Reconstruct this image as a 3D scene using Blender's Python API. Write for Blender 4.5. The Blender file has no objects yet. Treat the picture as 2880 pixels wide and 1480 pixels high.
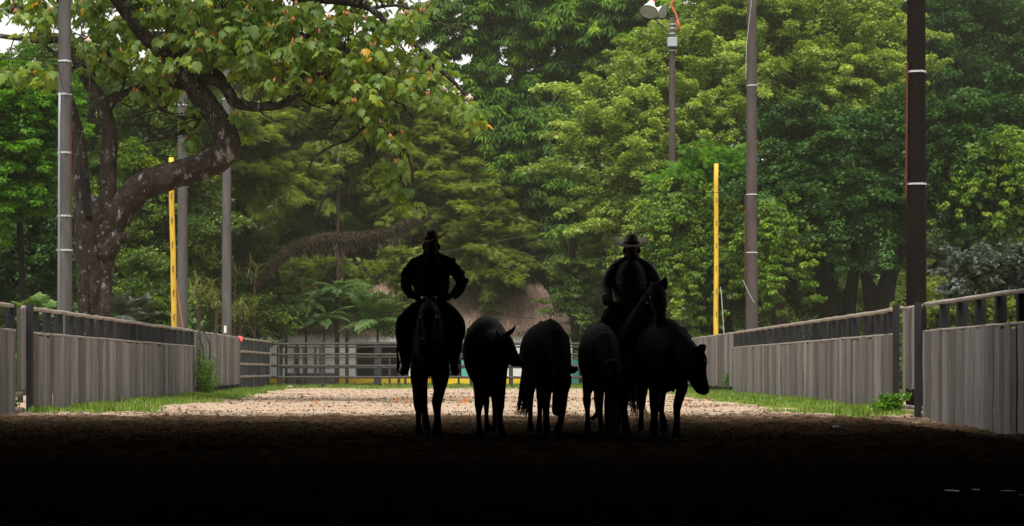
import bpy, math, random
import numpy as np
from mathutils import Vector, Matrix

# ---------------------------------------------------------------- camera, sky, sun, exposure
sc = bpy.context.scene
CAMH = 0.79
cam_d = bpy.data.cameras.new('camera'); cam = bpy.data.objects.new('camera', cam_d)
sc.collection.objects.link(cam); sc.camera = cam
cam.location = (0, 0, CAMH); cam.rotation_euler = (math.radians(90), 0, 0)
cam_d.lens = 72.75; cam_d.sensor_width = 36; cam_d.sensor_fit = 'HORIZONTAL'
cam_d.shift_y = 0.1031; cam_d.clip_start = 0.1; cam_d.clip_end = 2000

SUN_EL, SUN_AZ = math.radians(60), math.radians(188)      # high, a little behind the camera
w = bpy.data.worlds.new('World'); sc.world = w; w.use_nodes = True
nt = w.node_tree; nt.nodes.clear()
sky = nt.nodes.new('ShaderNodeTexSky'); sky.sky_type = 'NISHITA'; sky.sun_disc = False
sky.sun_elevation = SUN_EL; sky.sun_rotation = SUN_AZ
sky.air_density = 2.5; sky.dust_density = 0.6; sky.ozone_density = 1.0
hs = nt.nodes.new('ShaderNodeHueSaturation'); hs.inputs['Saturation'].default_value = 0.10
bg = nt.nodes.new('ShaderNodeBackground'); bg.inputs['Strength'].default_value = 0.105
wo = nt.nodes.new('ShaderNodeOutputWorld')
nt.links.new(sky.outputs[0], hs.inputs['Color']); nt.links.new(hs.outputs[0], bg.inputs['Color'])
nt.links.new(bg.outputs[0], wo.inputs['Surface'])
sun_d = bpy.data.lights.new('sun', 'SUN'); sun_d.energy = 3.2; sun_d.angle = math.radians(34)
sun_d.color = (1.0, 0.955, 0.87)
sun = bpy.data.objects.new('sun', sun_d); sc.collection.objects.link(sun)
# direction towards the sun
sd = Vector((math.sin(SUN_AZ) * math.cos(SUN_EL), math.cos(SUN_AZ) * math.cos(SUN_EL), math.sin(SUN_EL)))
sun.rotation_euler = sd.to_track_quat('Z', 'Y').to_euler()
sun.location = sd * 60
sc.view_settings.view_transform = 'Standard'; sc.view_settings.look = 'None'
sc.view_settings.exposure = 0.72; sc.view_settings.gamma = 1
sc.render.engine = 'CYCLES'; sc.cycles.use_denoising = True
sc.cycles.max_bounces = 6; sc.cycles.diffuse_bounces = 3; sc.cycles.glossy_bounces = 2
sc.cycles.transmission_bounces = 4; sc.cycles.transparent_max_bounces = 8
sc.cycles.sample_clamp_indirect = 4

# ---------------------------------------------------------------- helpers
F_S, H_S, C_S = 5820.0, 1037.0, 1440.0                    # focal, horizon and centre in photograph pixels (2880 wide)
def S(x, y, Y): return Vector(((x - C_S) * Y / F_S, Y, CAMH - (y - H_S) * Y / F_S))
VS = 2880 / 2576
def V(x, y, Y): return S(x * VS, y * VS, Y)
def VR(r, Y): return r * VS * Y / F_S
def SR(r, Y): return r * Y / F_S

def link(o, parent=None):
    sc.collection.objects.link(o)
    if parent is not None:
        o.parent = parent
        o.matrix_parent_inverse = Matrix.Translation(-parent.location) if parent.parent is None else Matrix.Identity(4)
    return o
def tag(o, label=None, cat=None, group=None, kind=None):
    if label: o['label'] = label
    if cat: o['category'] = cat
    if group: o['group'] = group
    if kind: o['kind'] = kind
    return o
def thing(name, loc, label, cat, group=None):
    o = bpy.data.objects.new(name, None); o.location = loc; o.empty_display_size = 0.2
    sc.collection.objects.link(o); return tag(o, label, cat, group)

class MB:
    """collects verts / faces in world coordinates; build() makes ONE mesh object"""
    def __init__(s): s.v = []; s.f = []; s.r = []
    def add(s, vs, fs, r=0.5):
        n = len(s.v); s.v += [tuple(p) for p in vs]; s.f += [tuple(i + n for i in q) for q in fs]; s.r += [r] * len(fs)
    def box(s, a, b, r=0.5):
        x0, y0, z0 = a; x1, y1, z1 = b
        s.add([(x0,y0,z0),(x1,y0,z0),(x1,y1,z0),(x0,y1,z0),(x0,y0,z1),(x1,y0,z1),(x1,y1,z1),(x0,y1,z1)],
              [(0,3,2,1),(4,5,6,7),(0,1,5,4),(1,2,6,5),(2,3,7,6),(3,0,4,7)], r)
    def obox(s, c, ux, uy, uz, r=0.5):
        c, ux, uy, uz = Vector(c), Vector(ux), Vector(uy), Vector(uz)
        vs = [c + sx*ux + sy*uy + sz*uz for sz in (-1,1) for sx, sy in ((-1,-1),(1,-1),(1,1),(-1,1))]
        s.add(vs, [(0,3,2,1),(4,5,6,7),(0,1,5,4),(1,2,6,5),(2,3,7,6),(3,0,4,7)], r)
    def tube(s, pts, rad, n=8, cap=True, r=0.5, jag=0.0, rng=None, oval=1.0):
        pts = [Vector(p) for p in pts]
        if not hasattr(rad, '__len__'): rad = [rad] * len(pts)
        base = len(s.v); prev = None
        for i, p in enumerate(pts):
            d = (pts[min(i+1, len(pts)-1)] - pts[max(i-1, 0)]); d = d.normalized() if d.length > 1e-9 else Vector((0,0,1))
            if prev is None:
                a = Vector((0,1,0)) if abs(d.y) < 0.9 else Vector((1,0,0))
                u = (a - d * a.dot(d)).normalized()
            else:
                u = (prev - d * prev.dot(d))
                u = u.normalized() if u.length > 1e-6 else Vector((1,0,0))
            prev = u; v = d.cross(u)
            for k in range(n):
                t = 2*math.pi*k/n; q = rad[i]
                if jag and rng: q *= 1 + jag * (rng.random()*2-1)
                s.v.append(tuple(p + u*(math.cos(t)*q*oval) + v*(math.sin(t)*q)))
        for i in range(len(pts)-1):
            for k in range(n):
                a = base + i*n + k; b = base + i*n + (k+1) % n
                s.f.append((a, b, b+n, a+n)); s.r.append(r)
        if cap:
            s.f.append(tuple(base + k for k in reversed(range(n)))); s.r.append(r)
            e = base + (len(pts)-1)*n
            s.f.append(tuple(e + k for k in range(n))); s.r.append(r)
    def ball(s, c, r3, nu=12, nv=8, r=0.5, jag=0, rng=None):
        c = Vector(c); r3 = r3 if hasattr(r3, '__len__') else (r3,)*3
        vs = [c + Vector((0,0,-r3[2]))]
        for j in range(1, nv):
            ph = -math.pi/2 + math.pi*j/nv
            for i in range(nu):
                th = 2*math.pi*i/nu; k = 1 + (jag*(rng.random()*2-1) if jag else 0)
                vs.append(c + Vector((math.cos(ph)*math.cos(th)*r3[0]*k, math.cos(ph)*math.sin(th)*r3[1]*k, math.sin(ph)*r3[2]*k)))
        vs.append(c + Vector((0,0,r3[2]))); fs = []
        for i in range(nu): fs.append((0, 1+(i+1)%nu, 1+i))
        for j in range(nv-2):
            for i in range(nu):
                a = 1+j*nu+i; b = 1+j*nu+(i+1)%nu; fs.append((a, b, b+nu, a+nu))
        L = len(vs)-1; o = 1+(nv-2)*nu
        for i in range(nu): fs.append((o+i, o+(i+1)%nu, L))
        s.add(vs, fs, r)
    def loft(s, rings, r=0.5):
        n = len(rings[0]); vs = [p for ring in rings for p in ring]; fs = []
        for i in range(len(rings)-1):
            for k in range(n):
                a = i*n+k; b = i*n+(k+1)%n; fs.append((a, b, b+n, a+n))
        fs.append(tuple(reversed(range(n)))); e = (len(rings)-1)*n; fs.append(tuple(e+k for k in range(n)))
        s.add(vs, fs, r)
    def mesh(s, name):
        m = bpy.data.meshes.new(name); m.from_pydata(s.v, [], s.f); m.update()
        a = m.attributes.new('rnd', 'FLOAT', 'FACE'); a.data.foreach_set('value', s.r)
        return m
    def build(s, name, mt, parent=None, smooth=False, bevel=0, origin=None):
        if origin is None and parent is None and s.v:
            A = np.array(s.v); origin = Vector(((A[:,0].min()+A[:,0].max())/2, (A[:,1].min()+A[:,1].max())/2, A[:,2].min()))
        if origin is not None: s.v = [(x-origin[0], y-origin[1], z-origin[2]) for x, y, z in s.v]
        m = s.mesh(name); m.materials.append(mt)
        if smooth: m.polygons.foreach_set('use_smooth', [True]*len(m.polygons))
        o = bpy.data.objects.new(name, m)
        if origin is not None: o.location = origin
        link(o, parent)
        if bevel:
            b = o.modifiers.new('bevel', 'BEVEL'); b.width = bevel; b.segments = 2; b.limit_method = 'ANGLE'
        return o

def fuse(mb, name, mt, parent, voxel=0.015, smooth=6, extra=None):
    """one continuous skin grown round all the volumes collected in mb"""
    m = mb.mesh(name); o = bpy.data.objects.new(name, m); sc.collection.objects.link(o)
    r = o.modifiers.new('r', 'REMESH'); r.mode = 'VOXEL'; r.voxel_size = voxel
    q = o.modifiers.new('s', 'SMOOTH'); q.factor = 0.5; q.iterations = smooth
    dg = bpy.context.evaluated_depsgraph_get()
    me = bpy.data.meshes.new_from_object(o.evaluated_get(dg)); me.name = name
    bpy.data.objects.remove(o); bpy.data.meshes.remove(m)
    if extra is not None:                                  # unfused fine pieces (fingers) joined to the same mesh
        n = len(me.vertices); V0 = np.zeros(n*3, 'f'); me.vertices.foreach_get('co', V0)
        vs = V0.reshape(-1,3).tolist() + [list(p) for p in extra.v]
        fs = [tuple(p.vertices) for p in me.polygons] + [tuple(i+n for i in q) for q in extra.f]
        me = bpy.data.meshes.new(name); me.from_pydata(vs, [], fs); me.update()
    me.materials.clear(); me.materials.append(mt)
    me.polygons.foreach_set('use_smooth', [True]*len(me.polygons))
    o = bpy.data.objects.new(name, me); link(o, parent); return o

def cloud(name, mt, parent, C, D, N, size, tmpl, faces, rnd, origin=None, width=None):
    """one mesh of many small leaves: C centre(base), D along-leaf, N normal, size; tmpl (k,3) in (across, along, normal)"""
    n = len(C); T = np.asarray(tmpl, 'f'); k = len(T)
    D = D / (np.linalg.norm(D, axis=1, keepdims=True) + 1e-9)
    A = np.cross(D, N); A /= (np.linalg.norm(A, axis=1, keepdims=True) + 1e-9)
    Nn = np.cross(A, D)
    sw = size if width is None else width
    P = (C[:,None,:] + A[:,None,:]*(T[None,:,0,None]*sw[:,None,None]) + D[:,None,:]*(T[None,:,1,None]*size[:,None,None])
         + Nn[:,None,:]*(T[None,:,2,None]*size[:,None,None])).reshape(-1, 3)
    if origin is None: origin = np.zeros(3) if parent is not None else np.array([C[:,0].mean(), C[:,1].mean(), P[:,2].min()])
    P = P - np.asarray(origin)
    lens = [len(f) for f in faces]; flat = np.concatenate([np.array(f) for f in faces])
    loops = (flat[None,:] + (np.arange(n)*k)[:,None]).ravel()
    starts1 = np.concatenate([[0], np.cumsum(lens)[:-1]]); tot = sum(lens)
    starts = (starts1[None,:] + (np.arange(n)*tot)[:,None]).ravel()
    m = bpy.data.meshes.new(name)
    m.vertices.add(n*k); m.vertices.foreach_set('co', P.astype('f').ravel())
    m.loops.add(len(loops)); m.loops.foreach_set('vertex_index', loops.astype('i'))
    m.polygons.add(n*len(faces)); m.polygons.foreach_set('loop_start', starts.astype('i'))
    m.update(calc_edges=True)
    a = m.attributes.new('rnd', 'FLOAT', 'FACE'); a.data.foreach_set('value', np.repeat(rnd, len(faces)).astype('f'))
    m.materials.append(mt)
    o = bpy.data.objects.new(name, m); o.location = origin
    return link(o, parent)

# ---------------------------------------------------------------- materials
def ramp(nt, fac, stops):
    r = nt.nodes.new('ShaderNodeValToRGB'); e = r.color_ramp.elements
    while len(e) > 1: e.remove(e[-1])
    e[0].position = stops[0][0]; e[0].color = (*stops[0][1], 1)
    for p, c in stops[1:]:
        q = e.new(p); q.color = (*c, 1)
    nt.links.new(fac, r.inputs[0]); return r.outputs[0]
def noise(nt, scale, detail=5, rough=0.6, stretch=(1,1,1), coord=None, dist=0):
    n = nt.nodes.new('ShaderNodeTexNoise'); n.inputs['Scale'].default_value = scale
    n.inputs['Detail'].default_value = detail; n.inputs['Roughness'].default_value = rough; n.inputs['Distortion'].default_value = dist
    mp = nt.nodes.new('ShaderNodeMapping'); mp.inputs['Scale'].default_value = stretch
    if coord is None:
        g = nt.nodes.new('ShaderNodeNewGeometry'); coord = g.outputs['Position']
    nt.links.new(coord, mp.inputs[0]); nt.links.new(mp.outputs[0], n.inputs['Vector'])
    return n.outputs[0]
def mixc(nt, fac, a, b, mode='MIX'):
    m = nt.nodes.new('ShaderNodeMix'); m.data_type = 'RGBA'; m.blend_type = mode
    for s, v in ((m.inputs[0], fac), (m.inputs[6], a), (m.inputs[7], b)):
        if isinstance(v, (int, float)): s.default_value = v
        elif isinstance(v, tuple): s.default_value = (*v, 1)
        else: nt.links.new(v, s)
    return m.outputs[2]
def newmat(name):
    m = bpy.data.materials.new(name); m.use_nodes = True; nt = m.node_tree
    return m, nt, nt.nodes['Principled BSDF']
def M(name, c1, c2=None, scale=3, rough=0.8, spec=0.3, metal=0, bump=0.0, bscale=None, stretch=(1,1,1), patches=None, detail=5, perface=0.0):
    m, nt, b = newmat(name); c2 = c2 or tuple(x*0.75 for x in c1)
    col = ramp(nt, noise(nt, scale, detail, 0.65, stretch), [(0.35, c1), (0.65, c2)])
    if perface:
        at = nt.nodes.new('ShaderNodeAttribute'); at.attribute_name = 'rnd'
        g = ramp(nt, at.outputs['Fac'], [(0, (1-perface,)*3), (1, (1+perface*0.6,)*3)])
        col = mixc(nt, 1.0, col, g, 'MULTIPLY')
    for p in (patches or []):          # (scale, threshold, colour, stretch)
        f = ramp(nt, noise(nt, p[0], 6, 0.7, p[3] if len(p) > 3 else (1,1,1)), [(p[1], (0,0,0)), (p[1]+0.06, (1,1,1))])
        col = mixc(nt, f, col, p[2])
    nt.links.new(col, b.inputs['Base Color'])
    b.inputs['Roughness'].default_value = rough; b.inputs['Specular IOR Level'].default_value = spec; b.inputs['Metallic'].default_value = metal
    if bump:
        bp = nt.nodes.new('ShaderNodeBump'); bp.inputs['Strength'].default_value = 1; bp.inputs['Distance'].default_value = bump
        nt.links.new(noise(nt, bscale or scale*4, 6, 0.7, stretch), bp.inputs['Height']); nt.links.new(bp.outputs[0], b.inputs['Normal'])
    return m
def leafmat(name, stops, trans=0.35, tcol=None, nscale=0.5, rough=0.5, spec=0.35, nvar=0.5):
    """leaf colours vary leaf by leaf (rnd) and, softly, by region of the crown"""
    m, nt, b = newmat(name)
    at = nt.nodes.new('ShaderNodeAttribute'); at.attribute_name = 'rnd'
    nz = noise(nt, nscale, 3, 0.6)
    mt = nt.nodes.new('ShaderNodeMath'); mt.operation = 'MULTIPLY_ADD'
    nt.links.new(nz, mt.inputs[0]); mt.inputs[1].default_value = nvar*2; mt.inputs[2].default_value = -nvar
    ad = nt.nodes.new('ShaderNodeMath'); ad.operation = 'ADD'; nt.links.new(at.outputs['Fac'], ad.inputs[0]); nt.links.new(mt.outputs[0], ad.inputs[1])
    col = ramp(nt, ad.outputs[0], stops)
    nt.links.new(col, b.inputs['Base Color']); b.inputs['Roughness'].default_value = rough; b.inputs['Specular IOR Level'].default_value = spec
    tr = nt.nodes.new('ShaderNodeBsdfTranslucent')
    tc = mixc(nt, 1.0, col, tcol or (1.5, 1.4, 0.5), 'MULTIPLY'); nt.links.new(tc, tr.inputs[0])
    mx = nt.nodes.new('ShaderNodeMixShader'); mx.inputs[0].default_value = trans
    nt.links.new(b.outputs[0], mx.inputs[1]); nt.links.new(tr.outputs[0], mx.inputs[2])
    nt.links.new(mx.outputs[0], nt.nodes['Material Output'].inputs['Surface'])
    return m
# ================================================================ large structure: ground, shed, fences, poles, house
rng = random.Random(7); nrg = np.random.default_rng(7)
def LX(Y): return -7.85 - 0.0235*Y        # left fence line
def RX(Y): return 7.6 - 0.0125*Y          # right fence line
YF = 84.5                                  # far fence
def smooth(a, b, x):
    t = max(0, min(1, (x-a)/(b-a))); return t*t*(3-2*t)
def vnoise(x, y, seed=0):
    """cheap value noise, vectorised"""
    x = np.asarray(x, float); y = np.asarray(y, float)
    xi = np.floor(x); yi = np.floor(y); fx = x-xi; fy = y-yi; fx = fx*fx*(3-2*fx); fy = fy*fy*(3-2*fy)
    def h(a, b): v = np.sin(a*127.1 + b*311.7 + seed*74.7)*43758.5453; return v-np.floor(v)
    return (h(xi,yi)*(1-fx)+h(xi+1,yi)*fx)*(1-fy) + (h(xi,yi+1)*(1-fx)+h(xi+1,yi+1)*fx)*fy
def gz(X, Y):
    X = np.asarray(X, float); Y = np.asarray(Y, float)
    ch = np.clip((42-Y)/8, 0, 1)           # churned up earth under and near the roof
    z = (vnoise(X*1.3, Y*1.3, 1)-0.5)*0.05 + (vnoise(X*4, Y*4, 2)-0.5)*0.035*(0.4+ch) + (vnoise(X*11, Y*11, 3)-0.5)*(0.012+0.04*ch)
    z = z - 0.16*np.clip((X-5.2)/1.5, 0, 1)*np.clip((37-Y)/6, 0, 1)
    return z

# --- materials of the place
sand, nt_, b_ = newmat('sand')
wet = ramp(nt_, noise(nt_, 2.2, 6, 0.7), [(0.3, (0.0,)*3), (0.7, (1,)*3)])
sandc = ramp(nt_, noise(nt_, 7, 8, 0.8, (1, 0.6, 1)), [(0.30, (0.23,0.155,0.10)), (0.5, (0.44,0.33,0.24)), (0.72, (0.58,0.45,0.345))])
leafy = ramp(nt_, noise(nt_, 26, 4, 0.7, (1, 0.5, 1)), [(0.60, (0,)*3), (0.66, (1,)*3)])
sandc = mixc(nt_, leafy, sandc, (0.20, 0.13, 0.085))
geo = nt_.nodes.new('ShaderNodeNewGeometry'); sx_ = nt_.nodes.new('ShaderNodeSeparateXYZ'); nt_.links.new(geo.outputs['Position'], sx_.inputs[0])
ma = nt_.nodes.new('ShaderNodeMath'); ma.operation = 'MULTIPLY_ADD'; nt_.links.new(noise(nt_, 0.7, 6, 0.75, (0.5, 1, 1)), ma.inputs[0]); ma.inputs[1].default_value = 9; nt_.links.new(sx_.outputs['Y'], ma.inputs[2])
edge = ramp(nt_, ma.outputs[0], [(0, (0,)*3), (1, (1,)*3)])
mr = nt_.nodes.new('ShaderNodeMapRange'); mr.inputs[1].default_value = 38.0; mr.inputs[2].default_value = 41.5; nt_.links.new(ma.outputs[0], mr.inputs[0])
dirt_shade = ramp(nt_, noise(nt_, 5, 8, 0.8), [(0.35, (0.015,0.010,0.0065)), (0.5, (0.055,0.034,0.021)), (0.7, (0.145,0.095,0.06))])  # brown earth, toned near black to deepen the shade under the roof
col_ = mixc(nt_, mr.outputs[0], dirt_shade, sandc)
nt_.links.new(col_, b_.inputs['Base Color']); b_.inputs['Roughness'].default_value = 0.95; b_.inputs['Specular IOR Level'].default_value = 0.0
bp_ = nt_.nodes.new('ShaderNodeBump'); bp_.inputs['Distance'].default_value = 0.03; nt_.links.new(noise(nt_, 14, 8, 0.8), bp_.inputs['Height']); nt_.links.new(bp_.outputs[0], b_.inputs['Normal'])

earth = M('earth', (0.05,0.07,0.025), (0.10,0.085,0.05), 0.4, 0.95, 0.1)
dark_paint = M('dark_paint', (0.018,0.019,0.021), (0.03,0.03,0.031), 2, 0.8, 0.15, perface=0.2, patches=[(9, 0.66, (0.07,0.065,0.06))])
far_paint = M('far_paint', (0.020,0.021,0.024), (0.032,0.032,0.034), 2, 0.7, 0.25, perface=0.2)
rail_mat = M('rail_metal', (0.34,0.295,0.255), (0.22,0.17,0.14), 5, 0.55, 0.4, patches=[(8, 0.62, (0.14,0.07,0.04), (1,0.3,1)), (3, 0.60, (0.42,0.40,0.38))])
rail_dark = M('rail_dark', (0.055,0.048,0.045), (0.035,0.030,0.027), 6, 0.7, 0.3)
board_mat = M('weathered_boards', (0.235,0.215,0.205), (0.145,0.130,0.124), 6, 0.85, 0.2, bump=0.01, bscale=20, stretch=(1,1,0.09), perface=0.5,
              patches=[(9, 0.69, (0.48,0.45,0.44), (1,1,0.05)), (7, 0.70, (0.09,0.085,0.085), (1,1,0.04)), (1.1, 0.60, (0.20,0.155,0.13), (1,1,0.5)), (2.3, 0.62, (0.105,0.10,0.10), (1,1,0.3)), (14, 0.66, (0.36,0.34,0.33), (1,1,0.03))])
concrete = M('pole_concrete', (0.105,0.097,0.094), (0.07,0.064,0.062), 4, 0.9, 0.2, bump=0.006, bscale=30, stretch=(1,1,0.25), patches=[(5, 0.68, (0.10,0.09,0.085), (1,1,0.15))])
concrete_r = M('pole_concrete_brown', (0.08,0.062,0.058), (0.055,0.043,0.041), 4, 0.9, 0.2, bump=0.006, bscale=30, stretch=(1,1,0.25))
pole_dark = M('shed_post_paint', (0.010,0.006,0.005), (0.006,0.004,0.0035), 3, 0.8, 0.1, bump=0.006, bscale=14, stretch=(1,1,0.3), patches=[(12, 0.68, (0.05,0.036,0.03), (1,1,0.35))])
rust = M('rusty_conduit', (0.12,0.035,0.018), (0.07,0.022,0.014), 6, 0.8, 0.2)
steel = M('galvanised_steel', (0.55,0.56,0.57), (0.42,0.42,0.43), 8, 0.4, 0.5, metal=0.3)
grey_pipe = M('grey_conduit', (0.30,0.33,0.37), (0.25,0.27,0.30), 5, 0.5, 0.4)
black_cable = M('black_cable', (0.012,)*3, (0.02,)*3, 4, 0.5, 0.4)
yellow = M('yellow_paint', (0.62,0.40,0.03), (0.50,0.30,0.03), 3, 0.6, 0.4, stretch=(1,1,0.3), patches=[(10, 0.68, (0.30,0.20,0.06))])
shed_mat = M('shed_cladding', (0.02,0.019,0.018), (0.03,0.028,0.026), 1, 0.9, 0.1)

# --- ground
def grid_sheet(name, xs, ys, zf, m, kind='structure', dz=0):
    X, Y = np.meshgrid(xs, ys); Z = zf(X, Y) + dz
    nx, ny = len(xs), len(ys); vs = np.stack([X, Y, Z], -1).reshape(-1, 3)
    i = (np.arange(ny-1)[:,None]*nx + np.arange(nx-1)[None,:]).ravel()
    fs = np.stack([i, i+1, i+nx+1, i+nx], 1)
    me = bpy.data.meshes.new(name); me.from_pydata(vs.tolist(), [], fs.tolist()); me.materials.append(m)
    me.polygons.foreach_set('use_smooth', [True]*len(me.polygons))
    o = bpy.data.objects.new(name, me); sc.collection.objects.link(o); return tag(o, kind=kind)
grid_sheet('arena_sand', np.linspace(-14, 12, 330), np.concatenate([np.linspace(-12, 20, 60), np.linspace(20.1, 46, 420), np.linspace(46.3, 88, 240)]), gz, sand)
gb = MB()
gb.add([(-300,-60,-0.25),(300,-60,-0.25),(300,500,-0.25),(-300,500,-0.25)], [(0,1,2,3)])
tag(gb.build('ground', earth, origin=(0,0,0)), kind='structure')
g2 = MB()                                                   # earth outside the lane, level with it
g2.add([(-60,-12,-.02),(-9,-12,-.02),(-10.4,88,-.02),(-60,130,-.02)], [(0,1,2,3)]); g2.add([(9,-12,-.02),(60,-12,-.02),(60,130,-.02),(7.2,88,-.02)], [(0,1,2,3)])
g2.add([(-60,88,-.02),(60,88,-.02),(60,130,-.02),(-60,130,-.02)], [(0,1,2,3)])
tag(g2.build('verge_ground', earth, origin=(0,0,0)), kind='structure')

# --- the riding shed the photograph looks out of (dark roof and walls)
shed = thing('riding_shed', (0, 10, 0), 'dark open ended riding shed whose roof shades the black foreground', 'shed')
EAVE_Y, EAVE_Z = 27.8, 5.88
r_ = MB(); r_.box((-22, -30, EAVE_Z), (22, EAVE_Y, EAVE_Z+0.2)); r_.build('roof', shed_mat, shed)
for x in (-9.9, 9.9):
    q = MB(); q.box((x-.1, -30, -.3), (x+.1, EAVE_Y-.5, EAVE_Z)); q.build('wall', shed_mat, shed)
q = MB(); q.box((-22, -30.2, -.3), (22, -30.0, EAVE_Z)); q.build('wall', shed_mat, shed)

# --- lane fences
def post(mb, x, Y, z1, wx=0.19, wy=0.16, z0=-0.3, r=0.5): mb.box((x-wx/2, Y-wy/2, z0), (x+wx/2, Y+wy/2, z1), r)
def boards(name, LXf, ys, z0f, z1f, side, parent, bw=0.30):
    mb = MB(); Y = ys[0]
    while Y < ys[1]-0.05:
        b = min(bw*rng.uniform(0.75, 1.35), ys[1]-Y); g = 0.012 if rng.random() < 0.72 else rng.uniform(0.025, 0.055)
        x0, x1 = LXf(Y), LXf(Y+b); t = rng.uniform(-0.012, 0.012); dz = rng.uniform(-0.03, 0.035)+(rng.uniform(-.05,.03) if rng.random() < .15 else 0); d2 = rng.uniform(-0.016, 0.016)
        za, zb = z0f(Y)+rng.uniform(-0.03, 0.03), z1f(Y)+dz; th = 0.022*side
        cup = rng.uniform(-0.01, 0.014)*side; e = b-g; n = 4; seg = 7; vs = []; lean = rng.uniform(-.015, .015)
        for k in range(seg+1):
            z = za+(zb-za)*k/seg
            for j in range(n+1):
                u = j/n; wob = 0.010*math.sin(k*1.3+Y*9+j)*(0.3+rng.random())
                vs.append((x0+(x1-x0)*u+t+cup*math.sin(math.pi*u)+wob*side*.5, Y+e*u+lean*k/seg, z+(d2*u if k in (0,seg) else 0)))
        m_ = (n+1)*(seg+1); vs += [(x-th, y, z) for x, y, z in vs]; fs = []
        for k in range(seg):
            for j in range(n):
                a = k*(n+1)+j; q = (a, a+1, a+n+2, a+n+1); fs.append(q); fs.append(tuple(m_+i for i in reversed(q)))
        for k in range(seg):
            for j in (0, n): a = k*(n+1)+j; fs.append((a, a+n+1, a+n+1+m_, a+m_))
        for j in range(n):
            for k in (0, seg): a = k*(n+1)+j; fs.append((a, a+1, a+1+m_, a+m_))
        mb.add(vs, fs, rng.random()); Y += b
    return mb.build(name, board_mat, parent)
def rail(name, f, y0, y1, z, r, mt, parent, dx=0, wob=0.008):
    mb = MB(); n = max(2, int((y1-y0)/0.6)); pts = []
    for i in range(n+1):
        Y = y0+(y1-y0)*i/n; pts.append((f(Y)+dx+rng.uniform(-wob, wob), Y, z+rng.uniform(-wob, wob)))
    mb.tube(pts, r, 8); return mb.build(name, mt, parent, smooth=True)

def lane_fence(f, side, spec, label):
    """side +1: boards face +X (left fence)"""
    ft = thing('lane_fence', (f(50), 50, 0), label, 'fence')
    for Y, z1 in spec['posts']:
        p = MB(); post(p, f(Y)+(side*0.15 if z1 >= 1.93 and 35 < Y < 38 else -side*0.02), Y, z1, wx=(.10 if z1 >= 1.93 and 35 < Y < 38 else .15), r=rng.random()); p.build('post', dark_paint if Y < 66 else far_paint, ft, bevel=0.008)
    for (a, b, z) in spec['rails']: rail('top_rail' if z > 1.7 else 'rail', f, a, b, z, 0.040, rail_mat, ft, dx=side*0.03)
    for (a, b, z) in spec['caps']: rail('middle_rail', f, a, b, z, 0.024, rail_mat, ft, dx=side*0.07, wob=0.006)
    for (a, b, z0, z1) in spec['boards']:
        boards('board_panel', lambda Y: f(Y)+side*0.10, (a, b), lambda Y: z0, lambda Y: z1, side, ft)
    return ft
# left
LP = [(35.9-1.2*k, 1.92) for k in range(18)] + [(36.75, 1.93)]
n = 20; LP += [(36.8+(59.6-36.8)*(k+1)/n, 1.91) for k in range(n)]
LP += [(60.9,1.90),(62.3,1.90),(63.7,1.9),(65.4,1.9),(67.3,1.9),(69.2,1.9),(71.2,1.9)] + [(72.4+1.35*k, 1.9) for k in range(9)]
spl = dict(posts=LP, rails=[(14, 35.9, 1.88), (36.75, 60, 1.88), (60, 72, 1.86), (72, 84.4, 1.86)] + [(72, 84.4, z) for z in (1.40, 0.95, 0.50)] + [(35.9, 36.75, 0.07), (35.9,36.75,0.35)],
           caps=[(14, 35.9, 1.45), (36.8, 59.8, 1.43)],
           boards=[(14, 35.85, -0.03, 1.43), (35.98, 36.66, 0.42, 1.87), (36.85, 59.7, -0.02, 1.41), (59.75, 72.0, 0.26, 1.84)])
lf = lane_fence(LX, 1, spl, 'left grey plank fence with dark posts and top rail, ending in open rails')
RP = [(37.6,1.95),(35.7,1.93)] + [(34.4-1.25*k,1.92) for k in range(17)]
RP += [(37.6+(63-37.6)*(k+1)/n, 1.91) for k in range(n)] + [(64.5+1.6*k, 1.9) for k in range(12)]
spr = dict(posts=RP, rails=[(14, 35.7, 1.89), (35.7, 37.6, 1.87), (37.6, 63, 1.88), (63, 84.4, 1.87), (35.7,37.6,0.10)] + [(77, 84.4, z) for z in (1.40, 0.95, 0.50)],
           caps=[(14, 35.6, 1.43), (37.7, 63, 1.42)],
           boards=[(14, 35.6, -0.22, 1.42), (35.8, 37.3, 0.42, 1.84), (37.7, 63.0, -0.02, 1.40), (63.05, 77, 0.22, 1.85)])
rf = lane_fence(RX, -1, spr, 'right grey plank fence with dark posts running up past the red brown post')
# dark sill board under the raised planks
for f, a, b, side, par in ((LX, 60, 72, 1, lf), (RX, 63, 77, -1, rf)):
    q = MB(); q.add([(f(a)+side*.05, a, -.05), (f(b)+side*.05, b, -.05), (f(b)+side*.05, b, .24), (f(a)+side*.05, a, .24),
                     (f(a), a, -.05), (f(b), b, -.05), (f(b), b, .24), (f(a), a, .24)],
                    [(0,1,2,3),(7,6,5,4),(0,4,5,1),(3,2,6,7),(0,3,7,4),(1,5,6,2)]); q.build('sill_board', dark_paint, par)

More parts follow.
